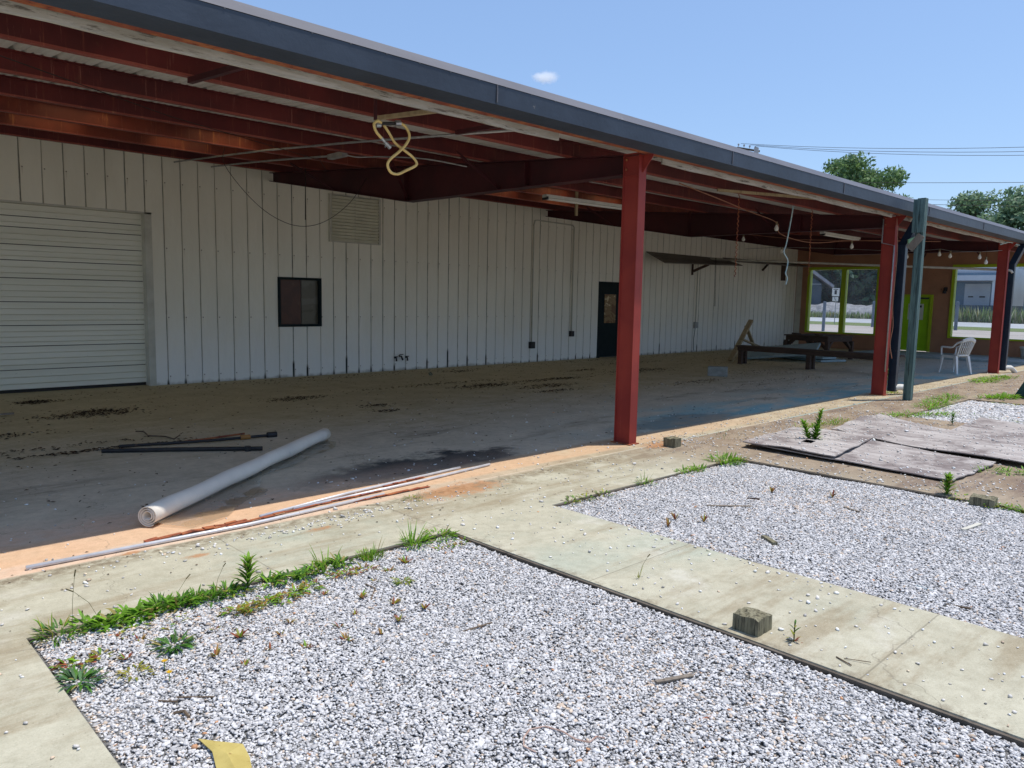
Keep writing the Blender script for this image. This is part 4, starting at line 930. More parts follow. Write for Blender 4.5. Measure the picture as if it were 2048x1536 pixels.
weed(17.9, 4.6, 'bright low grass patch in front of the farthest red column', strip((.17, .0), 13, .12, .03, [G2, (.17, .32, .03)], .22, .5), 53, z=0)
weed(14.9, 3.6, 'leafy green clump at the right edge beside the dark bin', strip((.12, -.05), 7, .14, .03, [G1, G2], .16, .9), 54, z=0)
weed(14.28, 5.1, 'weed sprouting beside the middle red column base', lambda p, x, y, z, rr: (herb(p, x, y, z, .42, 26, .06, .014, [G1, GY], rr, (.06, 0)), clump(p, x-.05, y-.15, z, .10, 60, .10, .016, [G1, GY], rr)), 55, z=0)
weed(13.8, 2.2, 'scattered olive weeds in the far gravel bed', strip((.10, .17), 8, .08, .015, [GY, G3], .10, .6), 56, z=-.03)
weed(12.3, 2.6, 'thin olive weeds in the near half of the far gravel bed', strip((.05, .15), 7, .06, .012, [GY, G3], .08, .6), 57, z=-.03)
weed(7.85, 4.55, 'sparse dry grass behind the small plywood piece', lambda p, x, y, z, rr: tuft(p, x, y, z, .25, 26, .10, [(.30, .26, .12), G1], rr, .003), 58, z=0)
# tiny reddish sprouts in the gravel
rr0 = random.Random(77); sp0 = []
for i in range(4):
    p = PL(); 
    for _ in range(9+i*2):
        a = rr0.uniform(0, 6.28); p.blade((0, 0, 0), (math.cos(a), math.sin(a), rr0.uniform(.6, 1.6)), rr0.uniform(.025, .05), .009, .5, gc(rr0, [GO, GR, GY, G2][:3+(i % 2)]))
    sp0.append(p)
spots = [(2.0, 3.45), (2.12, 3.28), (1.98, 3.12), (2.2, 3.1), (1.85, 3.05), (1.7, 3.25), (1.6, 3.15), (1.45, 3.25), (1.5, 3.05), (1.8, 2.9), (1.95, 2.85), (2.1, 2.92), (1.4, 3.4), (1.3, 3.15), (1.1, 3.5), (1.0, 3.36), (2.3, 3.42), (2.45, 3.5), (2.05, 3.62), (2.6, 3.55), (1.05, 3.62), (1.62, 2.95), (2.28, 2.95), (1.35, 2.98)]
protos = []
for i, (x, y) in enumerate(spots):
    if i < 4:
        o = sp0[i].build('red_sprout', 'tiny orange-red sprout growing among the white stones', 'weed', (0, 0, 0), 'red sprouts in the near gravel'); protos.append(o)
    else: o = protos[i % 4].copy(); COL.objects.link(o)
    o.location = (x, y, -.022); o.rotation_euler = (0, 0, i*1.3); s = rr0.uniform(.8, 1.4); o.scale = (s, s, s)
for i, (x, y) in enumerate([(4.42, 2.96), (4.61, 3.03), (4.72, 2.86), (5.9, 2.95), (6.15, 2.55)]):
    o = protos[2].copy(); COL.objects.link(o); o.location = (x, y, -.022); o.scale = (1.3, 1.3, 2.0); o.rotation_euler = (0, 0, i)
    o['label'] = 'small yellow-green sprout in the second gravel bed'; o['group'] = 'sprouts in the second gravel bed'
# dandelion flowers
for i, (x, y, l) in enumerate(((1.09, 3.17, 'yellow dandelion flower, the farther of two in the near gravel'), (1.07, 3.06, 'yellow dandelion flower, the nearer of two in the near gravel'))):
    t = thing('dandelion', (x, y, -.02), l, 'flower', 'dandelion flowers')
    p = PL()
    for k in range(34):
        a = k*2.4; p.blade((x, y, .018), (math.cos(a), math.sin(a), .25+.02*(k % 9)), .008+.010*(k % 3)/2, .005, .2, (.85, .55, .02), 2)
    V = np.array(p.V)-np.array([x, y, -.02]); o = np_mesh('petals', V, np.array(p.F), M['leaf_attr'], np.array(p.C)); o.parent = t
    MB().tube([(x, y, -.02), (x, y, .018)], .0015, 4).build('stem', simple('green_stem', G1), t)

# sticks, scraps and leaves on the ground
def stick(a, b, r, mat, label, mid=None):
    pts = [(*a, -.016)]+([(*mid, -.010)] if mid else [])+[(*b, -.014)]
    tag(MB().tube(pts, r, 5).build('stick', M[mat], base=pts[0]), label, 'stick', 'sticks and scraps on the gravel')
stick((1.04, 2.91), (1.15, 2.81), .0035, 'twig', 'straight dark stick in the near gravel right of the dandelions')
stick((.98, 2.93), (1.03, 2.87), .0035, 'twig', 'thin dark stick crossing left of the straight stick')
stick((.99, 2.80), (1.02, 2.73), .006, 'twig', 'curled brown scrap below the straight sticks', (1.02, 2.78))
stick((2.27, 2.62), (2.42, 2.60), .004, 'twig', 'short grey stick in the centre of the near gravel')
stick((2.14, 3.22), (2.24, 3.42), .004, 'twig', 'curved grey twig below the weeds in the near gravel', (2.24, 3.33))
stick((2.03, 2.11), (2.20, 2.15), .004, 'offwhite', 'pale thin stick in the near gravel foreground')
stick((4.54, 1.39), (4.52, 1.28), .008, 'paleblue', 'pale blue scrap lying in the second gravel bed')
stick((4.38, 1.18), (4.41, 1.07), .006, 'twig', 'dark narrow stick in the second bed near the path')
stick((2.42, 1.45), (2.48, 1.42), .004, 'rust', 'small rusty fragment near the bottom of the near gravel')
stick((2.0, 1.45), (2.18, 1.40), .003, 'twig', 'fine dark twig at the bottom of the near gravel')
def plank(a, b, w, h, mat, label):
    tag(MB().bar((*a, -.012), (*b, -.010), w, h).jitter(.002, 2).build('wood_scrap', M[mat], base=(*a, -.012)), label, 'wood scrap', 'wood scraps on the gravel')
plank((2.53, 1.72), (2.69, 1.65), .022, .01, 'old_wood', 'grey wood splinter in the near gravel at right')
plank((5.10, 3.07), (5.35, 2.82), .030, .012, 'old_wood', 'weathered lath at the back of the second gravel bed')
plank((4.70, 2.39), (4.61, 2.26), .035, .03, 'stub', 'chunky brown wood offcut in the second gravel bed')
plank((5.95, 1.54), (6.22, 1.50), .030, .01, 'offwhite', 'pale pinkish wood strip at right in the second gravel bed')
plank((5.9, 2.35), (5.85, 2.22), .02, .01, 'old_wood', 'small dark splinter near the middle of the second gravel bed')
plank((5.55, 2.98), (5.60, 2.90), .010, .015, 'brown_wood', 'little red-brown scrap standing in the second gravel bed')
m = MB(); L_ = [(.985, 2.56), (1.02, 2.49), (1.075, 2.40), (1.07, 2.34), (1.045, 2.27), (.985, 2.22), (.955, 2.33), (.985, 2.44)]
c0 = (1.01, 2.38)
m.v = [(c0[0], c0[1], .012)]+[(x, y, -.006+.008*(i % 3)) for i, (x, y) in enumerate(L_)]; m.f = [(0, i+1, (i+1) % 8+1) for i in range(8)]
n0 = len(m.v); m.v += [(x, y, z-.003) for x, y, z in m.v]; m.f += [tuple(reversed([i+n0 for i in f])) for f in m.f[:8]]+[(i+1, (i+1) % 8+1, (i+1) % 8+1+n0, i+1+n0) for i in range(8)]
tag(m.build('dry_leaf', simple('yellow_dry_leaf', (.52, .42, .14), (.42, .33, .10), sc=9, rough=.7, spots=(.3, .2, .06)), base=(c0[0], c0[1], 0)), 'large curled yellow dry leaf at the bottom left of the gravel', 'leaf')
cpts = [(1.81, 1.71), (1.80, 1.76), (1.84, 1.80), (1.89, 1.82), (1.95, 1.80), (1.97, 1.73), (1.97, 1.67), (1.99, 1.62), (2.04, 1.63), (2.05, 1.60)]
tag(MB()  .tube([(x, y, -.010+.003*(i % 2)) for i, (x, y) in enumerate(cpts)], .0028, 5).build('cord', simple('faded_red_cord', (.42, .24, .18), (.5, .38, .32), sc=40), base=(1.81, 1.71, 0)), 'faded red curly cord on the near gravel at the bottom', 'cord')
stick2 = MB().tube([(3.29, 1.30, .004), (3.255, 1.22, .006)], .003, 5).tube([(3.30, 1.27, .004), (3.34, 1.17, .01)], .0018, 4)
tag(stick2.build('twig', M['twig'], base=(3.29, 1.28, 0)), 'forked dry twig on the near path right of the big post stub', 'twig')

# ================================================================== HANGING THINGS UNDER THE CANOPY
t = thing('hose_bracket', (3.57, 5.3, 2.9), 'dark pipe bracket under the eave holding the yellow hose', 'bracket')
MB().tube([(3.57, 5.3, 3.22), (3.57, 5.3, 2.94)], .014).lathe([(0, 0), (.03, 0), (.03, .012), (0, .012)], 8, (3.57, 5.3, 3.19)).build('drop_pipe', M['beam'], t)
MB().tube([(3.575, 5.3, 2.91), (3.77, 5.3, 2.945)], .014).build('arm', M['black'], t)
MB().tube([(3.755, 5.29, 2.943), (3.80, 5.28, 2.95)], .022).tube([(3.565, 5.28, 2.895), (3.60, 5.27, 2.90)], .020).build('coupling', M['chrome'], t)
def smoothpts(P, n=5):
    P = [Vector(p) for p in P]; o = []
    for i in range(len(P)-1):
        p0 = P[max(i-1, 0)]; p1 = P[i]; p2 = P[i+1]; p3 = P[min(i+2, len(P)-1)]
        for k in range(n):
            u = k/n; o.append(.5*((2*p1)+(p2-p0)*u+(2*p0-5*p1+4*p2-p3)*u*u+(3*p1-p0-3*p2+p3)*u**3))
    return o+[P[-1]]
hp = [(3.80, 5.28, 2.95), (3.845, 5.27, 2.925), (3.875, 5.26, 2.86), (3.845, 5.26, 2.79), (3.78, 5.27, 2.72), (3.70, 5.28, 2.65), (3.68, 5.29, 2.60), (3.72, 5.30, 2.55), (3.79, 5.30, 2.545), (3.87, 5.29, 2.585), (3.945, 5.28, 2.625), (3.965, 5.28, 2.655), (3.93, 5.29, 2.70), (3.85, 5.30, 2.745), (3.76, 5.30, 2.79), (3.70, 5.30, 2.86), (3.65, 5.31, 2.925)]
ho = MB().tube(smoothpts(hp), .0115, 8).tube(smoothpts([(3.60, 5.26, 2.915), (3.565, 5.26, 2.925), (3.53, 5.26, 2.895), (3.55, 5.26, 2.84), (3.605, 5.26, 2.795)]), .0115, 8).build('yellow_hose', M['hose'], base=(3.8, 5.28, 2.95), smooth=True)
tag(ho, 'yellow rubber hose hanging in a figure-eight loop under the eave', 'hose')
MB().tube([(3.60, 5.26, 2.80), (3.635, 5.26, 2.77)], .013).tube([(3.635, 5.26, 2.77), (3.685, 5.26, 2.735)], .017).tube([(3.64, 5.26, 2.765), (3.63, 5.25, 2.73)], .006).build('nozzle', M['chrome'], ho)
# conduits and wires under the purlins
tagtube('conduit', [(4.84, 12.9, 3.62), (4.76, 9.7, 3.40), (4.78, 7.6, 3.24), (4.90, 4.98, 3.035)], .012, 'galv', 'straight thin conduit running from the eave board back to the wall', 'conduit')
cn = MB().tube(smoothpts([(5.49, 13.0, 3.64), (5.42, 11.0, 3.50), (5.40, 9.1, 3.35)]), .013).tube(smoothpts([(5.46, 8.75, 3.33), (5.60, 8.7, 3.32), (5.8, 8.5, 3.33), (6.05, 7.9, 3.27), (6.5, 7.6, 3.2)]), .009).build('conduit', M['galv'], base=(5.4, 9, 3.35)); tag(cn, 'bent conduit with a junction box left of the first rafter', 'conduit')
MB().box(5.38, 5.46, 8.74, 9.1, 3.31, 3.37).build('junction_box', M['galv'], cn)
tagtube('wire', smoothpts([(4.4, 10, 3.42), (4.4, 10, 3.2), (4.74, 10, 2.82), (5.09, 10, 2.59), (5.47, 10, 2.50), (5.87, 10, 2.6), (6.29, 10, 2.91), (6.58, 10, 3.30)]), .004, 'wire', 'thin wire sagging in a loop in front of the louvre', 'wire', n=4)
tagtube('wire', [(-1, 6.2, 3.13), (1.27, 6.5, 3.16), (2.98, 8.0, 3.27), (5.5, 9.5, 3.36), (6.5, 11, 3.48)], .004, 'wire', 'long taut wire strung below the purlins at upper left', 'wire', n=4)
tagtube('chain', [(6.12, 11, 3.5), (6.11, 11, 2.7)], .007, 'wire', 'short dark chain hanging before the wall left of the louvre', 'chain', n=5)
def twisted(x, y, z0, z1, label, name='chain'):
    pts = [(x+.012*math.sin(k*1.9), y+.012*math.cos(k*1.9), z0+(z1-z0)*k/60) for k in range(61)]
    tagtube(name, pts, .006, 'rust', label, 'chain', 'rusty chains hanging from the roof', n=5)
twisted(10.44, 6.0, 3.2, 1.93, 'long rusty chain hanging right of the red column')
twisted(12.86, 6.0, 3.2, 2.02, 'rusty chain hanging before the left green window')
tagtube('blue_cord', smoothpts([(12.07, 5.95, 3.16), (12.05, 5.97, 2.9), (12.0, 6, 2.52), (11.93, 6, 2.38), (12.08, 6, 2.26), (12.06, 6, 2.12), (12.03, 6.0, 2.04), (12.10, 6, 1.96), (12.06, 6, 1.86)]), .011, 'bluerope', 'pale blue cord dangling with a kink from the eave', 'cord', n=5)
tagtube('orange_cord', smoothpts([(8.87, 6.0, 3.12), (10.3, 6.3, 3.10), (11.8, 6.6, 3.06), (13.4, 6.91, 3.02), (13.76, 7.0, 2.84), (15.5, 7.2, 2.80), (17, 7.0, 2.93), (19, 6.2, 3.02)]), .008, 'orangecord', 'orange-brown cord swagging across the bays with a light bulb on it', 'cord', n=5)
# fluorescent fixtures
def fluo(a, b, label):
    a = Vector(a); b = Vector(b); t = thing('tube_light', a, label, 'light fixture', 'unlit fluorescent fixtures')
    MB().bar(a, b, .11, .05).build('housing', M['white_metal'], t); d = (b-a).normalized(); s = d.cross(Vector((0, 0, 1))).normalized()
    for k in (-1, 1): MB().tube([a+s*k*.03-Vector((0, 0, .042))+d*.03, b+s*k*.03-Vector((0, 0, .042))-d*.03], .014).build('tube', M['bulb'], t)
    MB().bar(a-Vector((0, 0, .035))-d*.0, a-Vector((0, 0, .035))+d*.04, .12, .05).build('end_cap', M['black'], t)
fluo((9.35, 8.95, 3.24), (11.5, 8.7, 3.22), 'long white fluorescent fixture seen left of the red column')
fluo((17.5, 7.9, 3.18), (19.3, 7.8, 3.16), 'white fluorescent fixture hung before the middle red column')
MB_hang = MB().bar((10.1, 8.9, 3.4), (10.1, 8.9, 2.98), .05, .03, (0, 1, 0)); tag(MB_hang.build('hanging_board', M['tan_wood'], base=(10.1, 8.9, 3.4)), 'short tan board hanging over the fluorescent fixture by the red column', 'board')
# light bulbs on cords
BUL = [((13.4, 6.91, 2.95), 'largest bare bulb, on the orange cord just left of the blue cord'), ((17.0, 9.6, 3.10), 'smaller bare bulb over the wall shelf beside the rusty chain'),
       ((17.0, 7.0, 2.84), 'bare bulb just left of the middle red column'), ((20.5, 7.06, 2.80), 'bare bulb between the dark downspout and the teal post'),
       ((20.5, 6.32, 2.84), 'bare bulb right of the teal post, first of the row before the dark beam'), ((20.5, 6.08, 2.79), 'bare bulb second right of the teal post'),
       ((20.5, 5.45, 2.75), 'upper bulb nearest the farthest red column'), ((20.5, 5.31, 2.63), 'lowest bulb hanging above the right green window'), ((20.5, 10.38, 3.02), 'dim small bulb partly behind the kink of the blue cord')]
def bulb():
    t = thing('light_bulb', (0, 0, 0), 'bulb', 'light bulb', 'bare bulbs strung under the canopy')
    MB().lathe([(.0, -.085), (.022, -.08), (.036, -.06), (.040, -.04), (.034, -.015), (.020, .015), (.016, .03)], 14).build('glass', M['bulb'], t, smooth=True)
    MB().lathe([(.017, .028), (.020, .03), (.020, .085), (.0, .09)], 10).build('socket', M['brass'], t); return t
b0 = bulb()
for i, (loc, l) in enumerate(BUL):
    b_ = b0 if i == 0 else copy_tree(b0)
    b_.location = loc; b_['label'] = l
tagtube('string_cable', [(20.5, 11.5, 3.1), (20.5, 10.38, 3.11), (20.5, 8.5, 3.0), (20.5, 7.06, 2.89), (20.5, 6.3, 2.93), (20.5, 6.08, 2.88), (20.5, 5.45, 2.84), (20.5, 5.0, 2.86)], .006, 'galv', 'light cord strung along the far beam carrying bulbs', 'cord', n=4)
tagtube('string_cable', [(17.0, 11.0, 3.3), (17.0, 9.6, 3.19), (17.0, 8.2, 3.0), (17.0, 7.0, 2.93), (17.2, 5.3, 2.86)], .006, 'orangecord', 'light cord crossing the bay behind the blue cord', 'cord', n=4)
tagtube('string_cable', [(20.5, 5.31, 2.72), (20.5, 5.31, 3.0)], .004, 'wire', 'short cord above the lowest bulb', 'cord', n=4)
# pendant lamp over the wall shelf
t = thing('pendant_lamp', (20.12, 12.2, 1.15), 'dark metal pendant lamp hanging low before the ribbed wall', 'lamp')
MB().tube([(20.12, 12.24, 2.84), (20.12, 12.2, 1.42)], .006, 4).tube([(20.2, 12.26, 2.84), (20.17, 12.2, 1.42)], .006, 4).build('cord', M['wire'], t)
sh_ = MB().lathe([(.03, .18), (.04, .10), (.10, .04), (.16, -.03), (.155, -.035), (.03, .02)], 16).build('shade', M['black'], t, smooth=True)
sh_.rotation_euler = (.25, .35, 0); sh_.location = (-.04, 0, .02)
# white pipe
tagtube('white_pipe', [(21.0, 12.95, 2.86), (21.0, 10.0, 2.70), (21.0, 4.98, 2.43), (21.0, 4.90, 2.41), (21.0, 4.87, 2.36)], .028, 'pvc', 'long white plastic pipe crossing before the green windows', 'pipe')
# downspouts
for i, (x, l) in enumerate(((14.02, 'dark downspout beside the middle red column behind the teal post'), (21.06, 'dark downspout on the farthest red column'))):
    t = thing('downspout', (x, 4.9, 0), l, 'downspout', 'dark downspouts')
    MB().box(x-.06, x+.06, 4.84, 4.97, .06, 2.58).build('lower_pipe', M['navy'], t, bevel=.008)
    MB().bar((x, 4.905, 2.54), (x+.32, 4.77, 3.08), .12, .13, (0, 1, 0)).build('elbow', M['navy'], t)
    m = MB().tube(smoothpts([(x+.02, 4.88, .12), (x+.10, 4.84, .13), (x+.24, 4.80, .12), (x+.36, 4.76, .05), (x+.42, 4.74, .0)]), .055, 10)
    m.build('outlet_elbow', M['pvc'], t, smooth=True)
tag(MB().bar((13.94, 4.80, 2.62), (14.28, 4.70, 2.73), .02, .09).build('strap', simple('pale_green_strap', (.20, .36, .20), sc=8), base=(14.0, 4.8, 2.65)), 'pale green strap round the bend of the middle downspout', 'strap')
tagtube('cable', smoothpts([(13.64, 4.90, 3.0), (13.66, 4.86, 2.4), (13.62, 4.86, 1.6), (13.68, 4.85, 1.2), (13.64, 4.86, .9), (13.72, 4.84, .65)]), .006, 'orangecord', 'thin red cable hanging down the middle red column', 'cable', n=4)
tagtube('conduit', [(13.66, 5.12, 3.0), (13.66, 5.12, 2.6), (13.655, 4.915, 2.55), (13.655, 4.915, .42)], .012, 'galv', 'grey conduit clipped to the middle red column', 'conduit')
tagtube('blue_cord', smoothpts([(20.3, 5.0, 2.98), (20.6, 4.9, 3.05), (21.2, 4.85, 3.02), (22, 4.8, 3.0)]), .015, 'bluerope', 'blue cord tied round the top of the farthest red column', 'cord', n=5)

# teal wooden post
t = thing('timber_post', (13.43, 4.44, 0), 'weathered teal timber post standing against the gutter', 'post')
MB().box(13.37, 13.49, 4.385, 4.505, 0, 3.27).jitter(.003, 5).build('shaft', M['teal_post'], t, bevel=.006)
MB().box(13.335, 13.368, 4.38, 4.55, 2.72, 3.25).jitter(.003, 6).build('upper_board', M['teal_post'], t)
MB().bar((13.35, 4.57, 2.46), (13.35, 4.40, 2.68), .02, .12, (0, 0, 1)).build('diagonal_board', M['old_wood'], t)

# ================================================================== BENCH, TABLE, SAWHORSE, PANELS, CHAIR
t = thing('long_bench', (17.75, 8, 0), 'long dark plank bench standing on the slab before the white wall', 'bench')
MB().box(17.60, 17.92, 6.05, 9.98, .43, .47).box(17.61, 17.64, 6.08, 9.95, .34, .43).build('seat', M['brown_wood'], t)
for y in (9.88, 8.1, 6.25):
    for x in (17.66, 17.86): MB().box(x-.045, x+.045, y-.05, y+.05, 0, .43).build('leg', M['brown_wood'], t)
    MB().box(17.70, 17.82, y-.02, y+.02, .30, .37).build('stretcher', M['brown_wood'], t)
t = thing('work_table', (21.5, 9.6, 0), 'square dark timber work table with braced legs below the green window', 'table')
TC = [Vector((20.75, 9.01)), Vector((20.92, 10.37)), Vector((22.24, 10.2)), Vector((22.07, 8.84))]
MB().poly([(c.x, c.y, .635) for c in TC], (0, 0, .035)).build('top', M['brown_wood'], t)
ctr = sum(TC, Vector((0, 0)))/4
IN = [ctr+(c-ctr)*.93 for c in TC]
ap = MB()
for a, b in zip(IN, IN[1:]+IN[:1]): ap.bar((a.x, a.y, .575), (b.x, b.y, .575), .03, .12)
ap.build('apron', M['brown_wood'], t)
for i, c in enumerate(IN):
    MB().box(c.x-.05, c.x+.05, c.y-.05, c.y+.05, 0, .515).build('leg', M['brown_wood'], t)
    for nb in (IN[(i+1) % 4], IN[i-1]):
        e = c+(nb-c).normalized()*.26; MB().bar((c.x, c.y, .28), (e.x, e.y, .53), .03, .07).build('brace', M['brown_wood'], t)
tag(MB().bar((20.95, 9.95, .695), (21.3, 10.25, .695), .14, .04).build('wood_offcut', M['brown_wood'], base=(21.1, 10.1, .67)), 'dark wood offcut at the left end of the work table', 'wood offcut', 'offcuts on the work table')
tag(MB().bar((20.95, 9.3, .69), (21.2, 9.55, .69), .10, .03).build('wood_offcut', M['brown_wood'], base=(21.1, 9.4, .67)), 'dark wood offcut near the middle of the work table', 'wood offcut', 'offcuts on the work table')
t = thing('sawhorse', (18.4, 10.4, 0), 'tilted tan wooden A-frame leaning behind the long bench', 'sawhorse')
MB().bar((18.15, 10.45, .02), (19.05, 10.4, 1.08), .05, .13, (0, 1, 0)).build('leg', M['tan_wood'], t)
MB().bar((18.90, 10.46, .92), (19.75, 10.5, .02), .04, .09, (0, 1, 0)).build('leg', M['tan_wood'], t)
MB().bar((18.55, 10.36, .58), (19.50, 10.38, .36), .04, .09, (0, 1, 0)).build('crossbar', M['tan_wood'], t)
def slabp(c, L, W, T, rz, tilt, label, mat='paleblue'):
    o = MB().box(-L/2, L/2, -W/2, W/2, 0, T).build('door_panel', M[mat], base=(0, 0, 0)); o.location = c; o.rotation_euler = (tilt[0], tilt[1], rz); tag(o, label, 'panel', 'discarded panels under the work table')
slabp((19.75, 9.9, .22), 2.0, .95, .06, R(105), (R(-14), R(7)), 'tilted pale panel lying on the pile behind the long bench')
slabp((20.8, 9.6, .012), 1.9, .9, .05, R(70), (0, 0), 'flat pale blue panel at the bottom of the pile')
slabp((20.5, 9.55, .075), 1.5, .7, .04, R(85), (R(1), R(1)), 'pale blue board resting on the flat panel')
slabp((22.6, 8.6, .03), 1.9, .3, .03, R(60), (0, R(1)), 'off-white strip board on the floor under the work table', 'offwhite')
slabp((23.3, 9.6, .03), 1.6, .25, .04, R(20), (0, 0), 'tan scrap board on the floor right of the work table', 'tan_wood')

def chair():
    t = thing('plastic_chair', (0, 0, 0), 'white plastic garden armchair with slatted back facing away', 'chair')
    P = M['plastic']
    m = MB(); n = 8
    for i in range(n+1):
        for j in range(n+1):
            u = i/n-.5; v = j/n-.5; m.v.append((u*.46, v*.44, .405+.03*(u*2)**2+.03*(v > .3)*(v-.3)*-1))
    for i in range(n):
        for j in range(n): a = i*(n+1)+j; m.f.append((a, a+n+1, a+n+2, a+1))
    m.box(-.23, .23, .205, .225, .36, .415).box(-.24, -.22, -.22, .22, .37, .43).box(.22, .24, -.22, .22, .37, .43)
    m.build('seat', P, t, smooth=False)
    def back(u, h): return (u*(.20+.03*h), -.22-.16*h-.05*(1-u*u)*.8, .42+.44*h-.06*h*(u*u))
    b = MB()
    for k in range(6):
        u = -.72+k*.288; b.tube([back(u, h) for h in (.02, .3, .6, .86)], .014, 6)
    b.tube([back(-1+.2*i, .90) for i in range(11)], .032, 8).tube([back(-1+.2*i, .98) for i in range(11)], .024, 8).tube([back(-.9+.18*i, .05) for i in range(11)], .022, 8)
    b.build('backrest', P, t, smooth=True)
    for s in (-1, 1):
        MB().tube(smoothpts([back(s*.98, .0), back(s, .4), back(s*1.0, .8), back(s*.92, .95)]), .022, 8).tube(smoothpts([back(s*1.0, .93), (s*.27, -.25, .72), (s*.285, -.14, .63), (s*.285, .05, .625), (s*.28, .19, .62), (s*.27, .215, .58), (s*.25, .215, .42)]), .022, 8).build('armrest', P, t, smooth=True)
        MB().add([(s*.20, .17, .40), (s*.25, .17, .40), (s*.25, .225, .40), (s*.20, .225, .40), (s*.235, .235, 0), (s*.265, .235, 0), (s*.265, .27, 0), (s*.235, .27, 0)], [(0,1,2,3),(7,6,5,4),(0,4,5,1),(1,5,6,2),(2,6,7,3),(3,7,4,0)]).build('leg', P, t)
        MB().add([(s*.17, -.24, .42), (s*.25, -.24, .42), (s*.25, -.17, .42), (s*.17, -.17, .42), (s*.225, -.33, 0), (s*.275, -.33, 0), (s*.275, -.28, 0), (s*.225, -.28, 0)], [(0,1,2,3),(7,6,5,4),(0,4,5,1),(1,5,6,2),(2,6,7,3),(3,7,4,0)]).build('leg', P, t)
    return t
ch = chair(); ch.location = (19.9, 5.62, 0); ch.rotation_euler = (0, 0, R(-25)); ch.scale = (.86, .86, .98)

# dark bin at the right edge
t = thing('dark_bin', (15.9, 3.05, 0), 'dark teal plastic bin cut off by the right edge of the picture', 'bin')
MB().poly([(15.5, 3.42, 0), (15.5, 2.7, 0), (15.5, 2.75, .62), (15.5, 3.12, .62)], (.7, 0, 0)).build('body', M['green_box'], t, bevel=.02)
MB().box(15.46, 16.24, 2.70, 3.14, .62, .66).build('lid', M['green_box'], t)

# ================================================================== BEYOND THE WINDOWS
def mound():
    m = MB(); nx, ny = 10, 90; rr = random.Random(3)
    for i in range(nx+1):
        for j in range(ny+1):
            u = i/nx; y = 18+62*j/ny-10
            h = 1.75*math.sin(math.pi*min(u*1.0, 1))**.6*(.9+.10*math.sin(y*.35)+.07*math.sin(y*1.1+1))*min(1.0, max(.12, (y-29)/4))
            m.v.append((90+u*10+rr.uniform(-.3, .3), y, -.06+h*1.0+rr.uniform(-.08, .08)))
    for i in range(nx):
        for j in range(ny): a = i*(ny+1)+j; m.f.append((a, a+ny+1, a+ny+2, a+1))
    struct(m.build('rubble_mound', M['mound']))
mound()
def farweeds():
    rr = random.Random(8); p = PL()
    for _ in range(5200):
        y = rr.uniform(8, 66); x = 89.5+abs(rr.gauss(0, .8)); hgt = rr.uniform(.3, .9) if y > 27 else rr.uniform(.6, 1.9)
        p.blade((x, y, -.05), (rr.uniform(-.3, .3), rr.uniform(-.3, .3), 1), hgt, .14, .3, gc(rr, [(.22, .31, .11), (.30, .34, .17), (.17, .26, .09), (.40, .40, .26)]), 2)
    o = np_mesh('roadside_weeds', np.array(p.V), np.array(p.F), M['leaf_attr'], np.array(p.C)); tag(o, 'tall roadside weeds before the pale mound beyond the windows', 'weeds', kind='stuff')
farweeds()
for (x, y, h, r_, l) in ((45, 19.88, 1.75, .09, 'grey bollard seen through the left green window, nearest one'), (58, 22.0, 1.88, .09, 'grey bollard seen at the right side of the left window'), (58, 16.5, 1.95, .11, 'grey bollard seen at the left of the right green window')):
    tag(MB().lathe([(r_, 0), (r_, h-.05), (r_*.8, h), (0, h+.01)], 12, (x, y, -.05)).build('bollard', simple('grey_bollard_paint', (.14, .18, .22), (.10, .13, .17), sc=2), base=(x, y, -.05), smooth=False), l, 'bollard', 'bollards in the far parking lot')
t = thing('street_sign', (62, 26.5, 0), 'two white sign plates on a thin pole seen through the left window', 'sign')
MB().tube([(62, 26.5, 0), (62, 26.5, 1.9)], .035).build('pole', M['galv'], t)
s1 = MB().box(61.93, 61.95, 26.24, 26.82, 2.20, 2.85).build('plate', M['white_metal'], t)
MB().box(61.918, 61.926, 26.44, 26.62, 2.35, 2.68).box(61.918, 61.926, 26.34, 26.72, 2.72, 2.77).build('symbol', M['ink'], s1)
s2 = MB().box(61.93, 61.95, 26.30, 26.76, 1.80, 2.14).build('plate', M['white_metal'], t)
MB().bar((61.92, 26.62, 2.10), (61.92, 26.45, 1.84), .02, .06, (1, 0, 0)).build('symbol', M['ink'], s2)
# house with gable
t = thing('gabled_house', (90, 44, 0), 'dark house with a steep pale gable roof seen through the left window', 'house')
MB().box(86.5, 95, 37.8, 52, 0, 3.6).poly([(86.5, 37.8, 3.6), (86.5, 52, 3.6), (86.5, 44.9, 8.8)], (8.5, 0, 0)).build('wall', M['olive_house'], t)
MB().poly([(85, 36.6, 3.1), (85, 36.6, 3.45), (85, 44.9, 9.6), (85, 53.2, 3.45), (85, 53.2, 3.1), (85, 44.9, 9.2)], (11, 0, 0)).build('roof', M['roof_grey'], t)
MB().box(86.4, 86.48, 37.9, 51.9, 3.55, 3.62).build('trim', M['wh_white'], t)
MB().poly([(86.44, 39.2, 4.6), (86.44, 44.9, 8.6), (86.44, 50.6, 4.6)], (.05, 0, 0)).build('gable_cladding', simple('pale_gable_boards', (.42, .44, .36), sc=2), t)
t.location = (99.0, 52.3, 0); t.rotation_euler = (0, 0, R(27)); t.scale = (1.15, 1.15, 1.15)
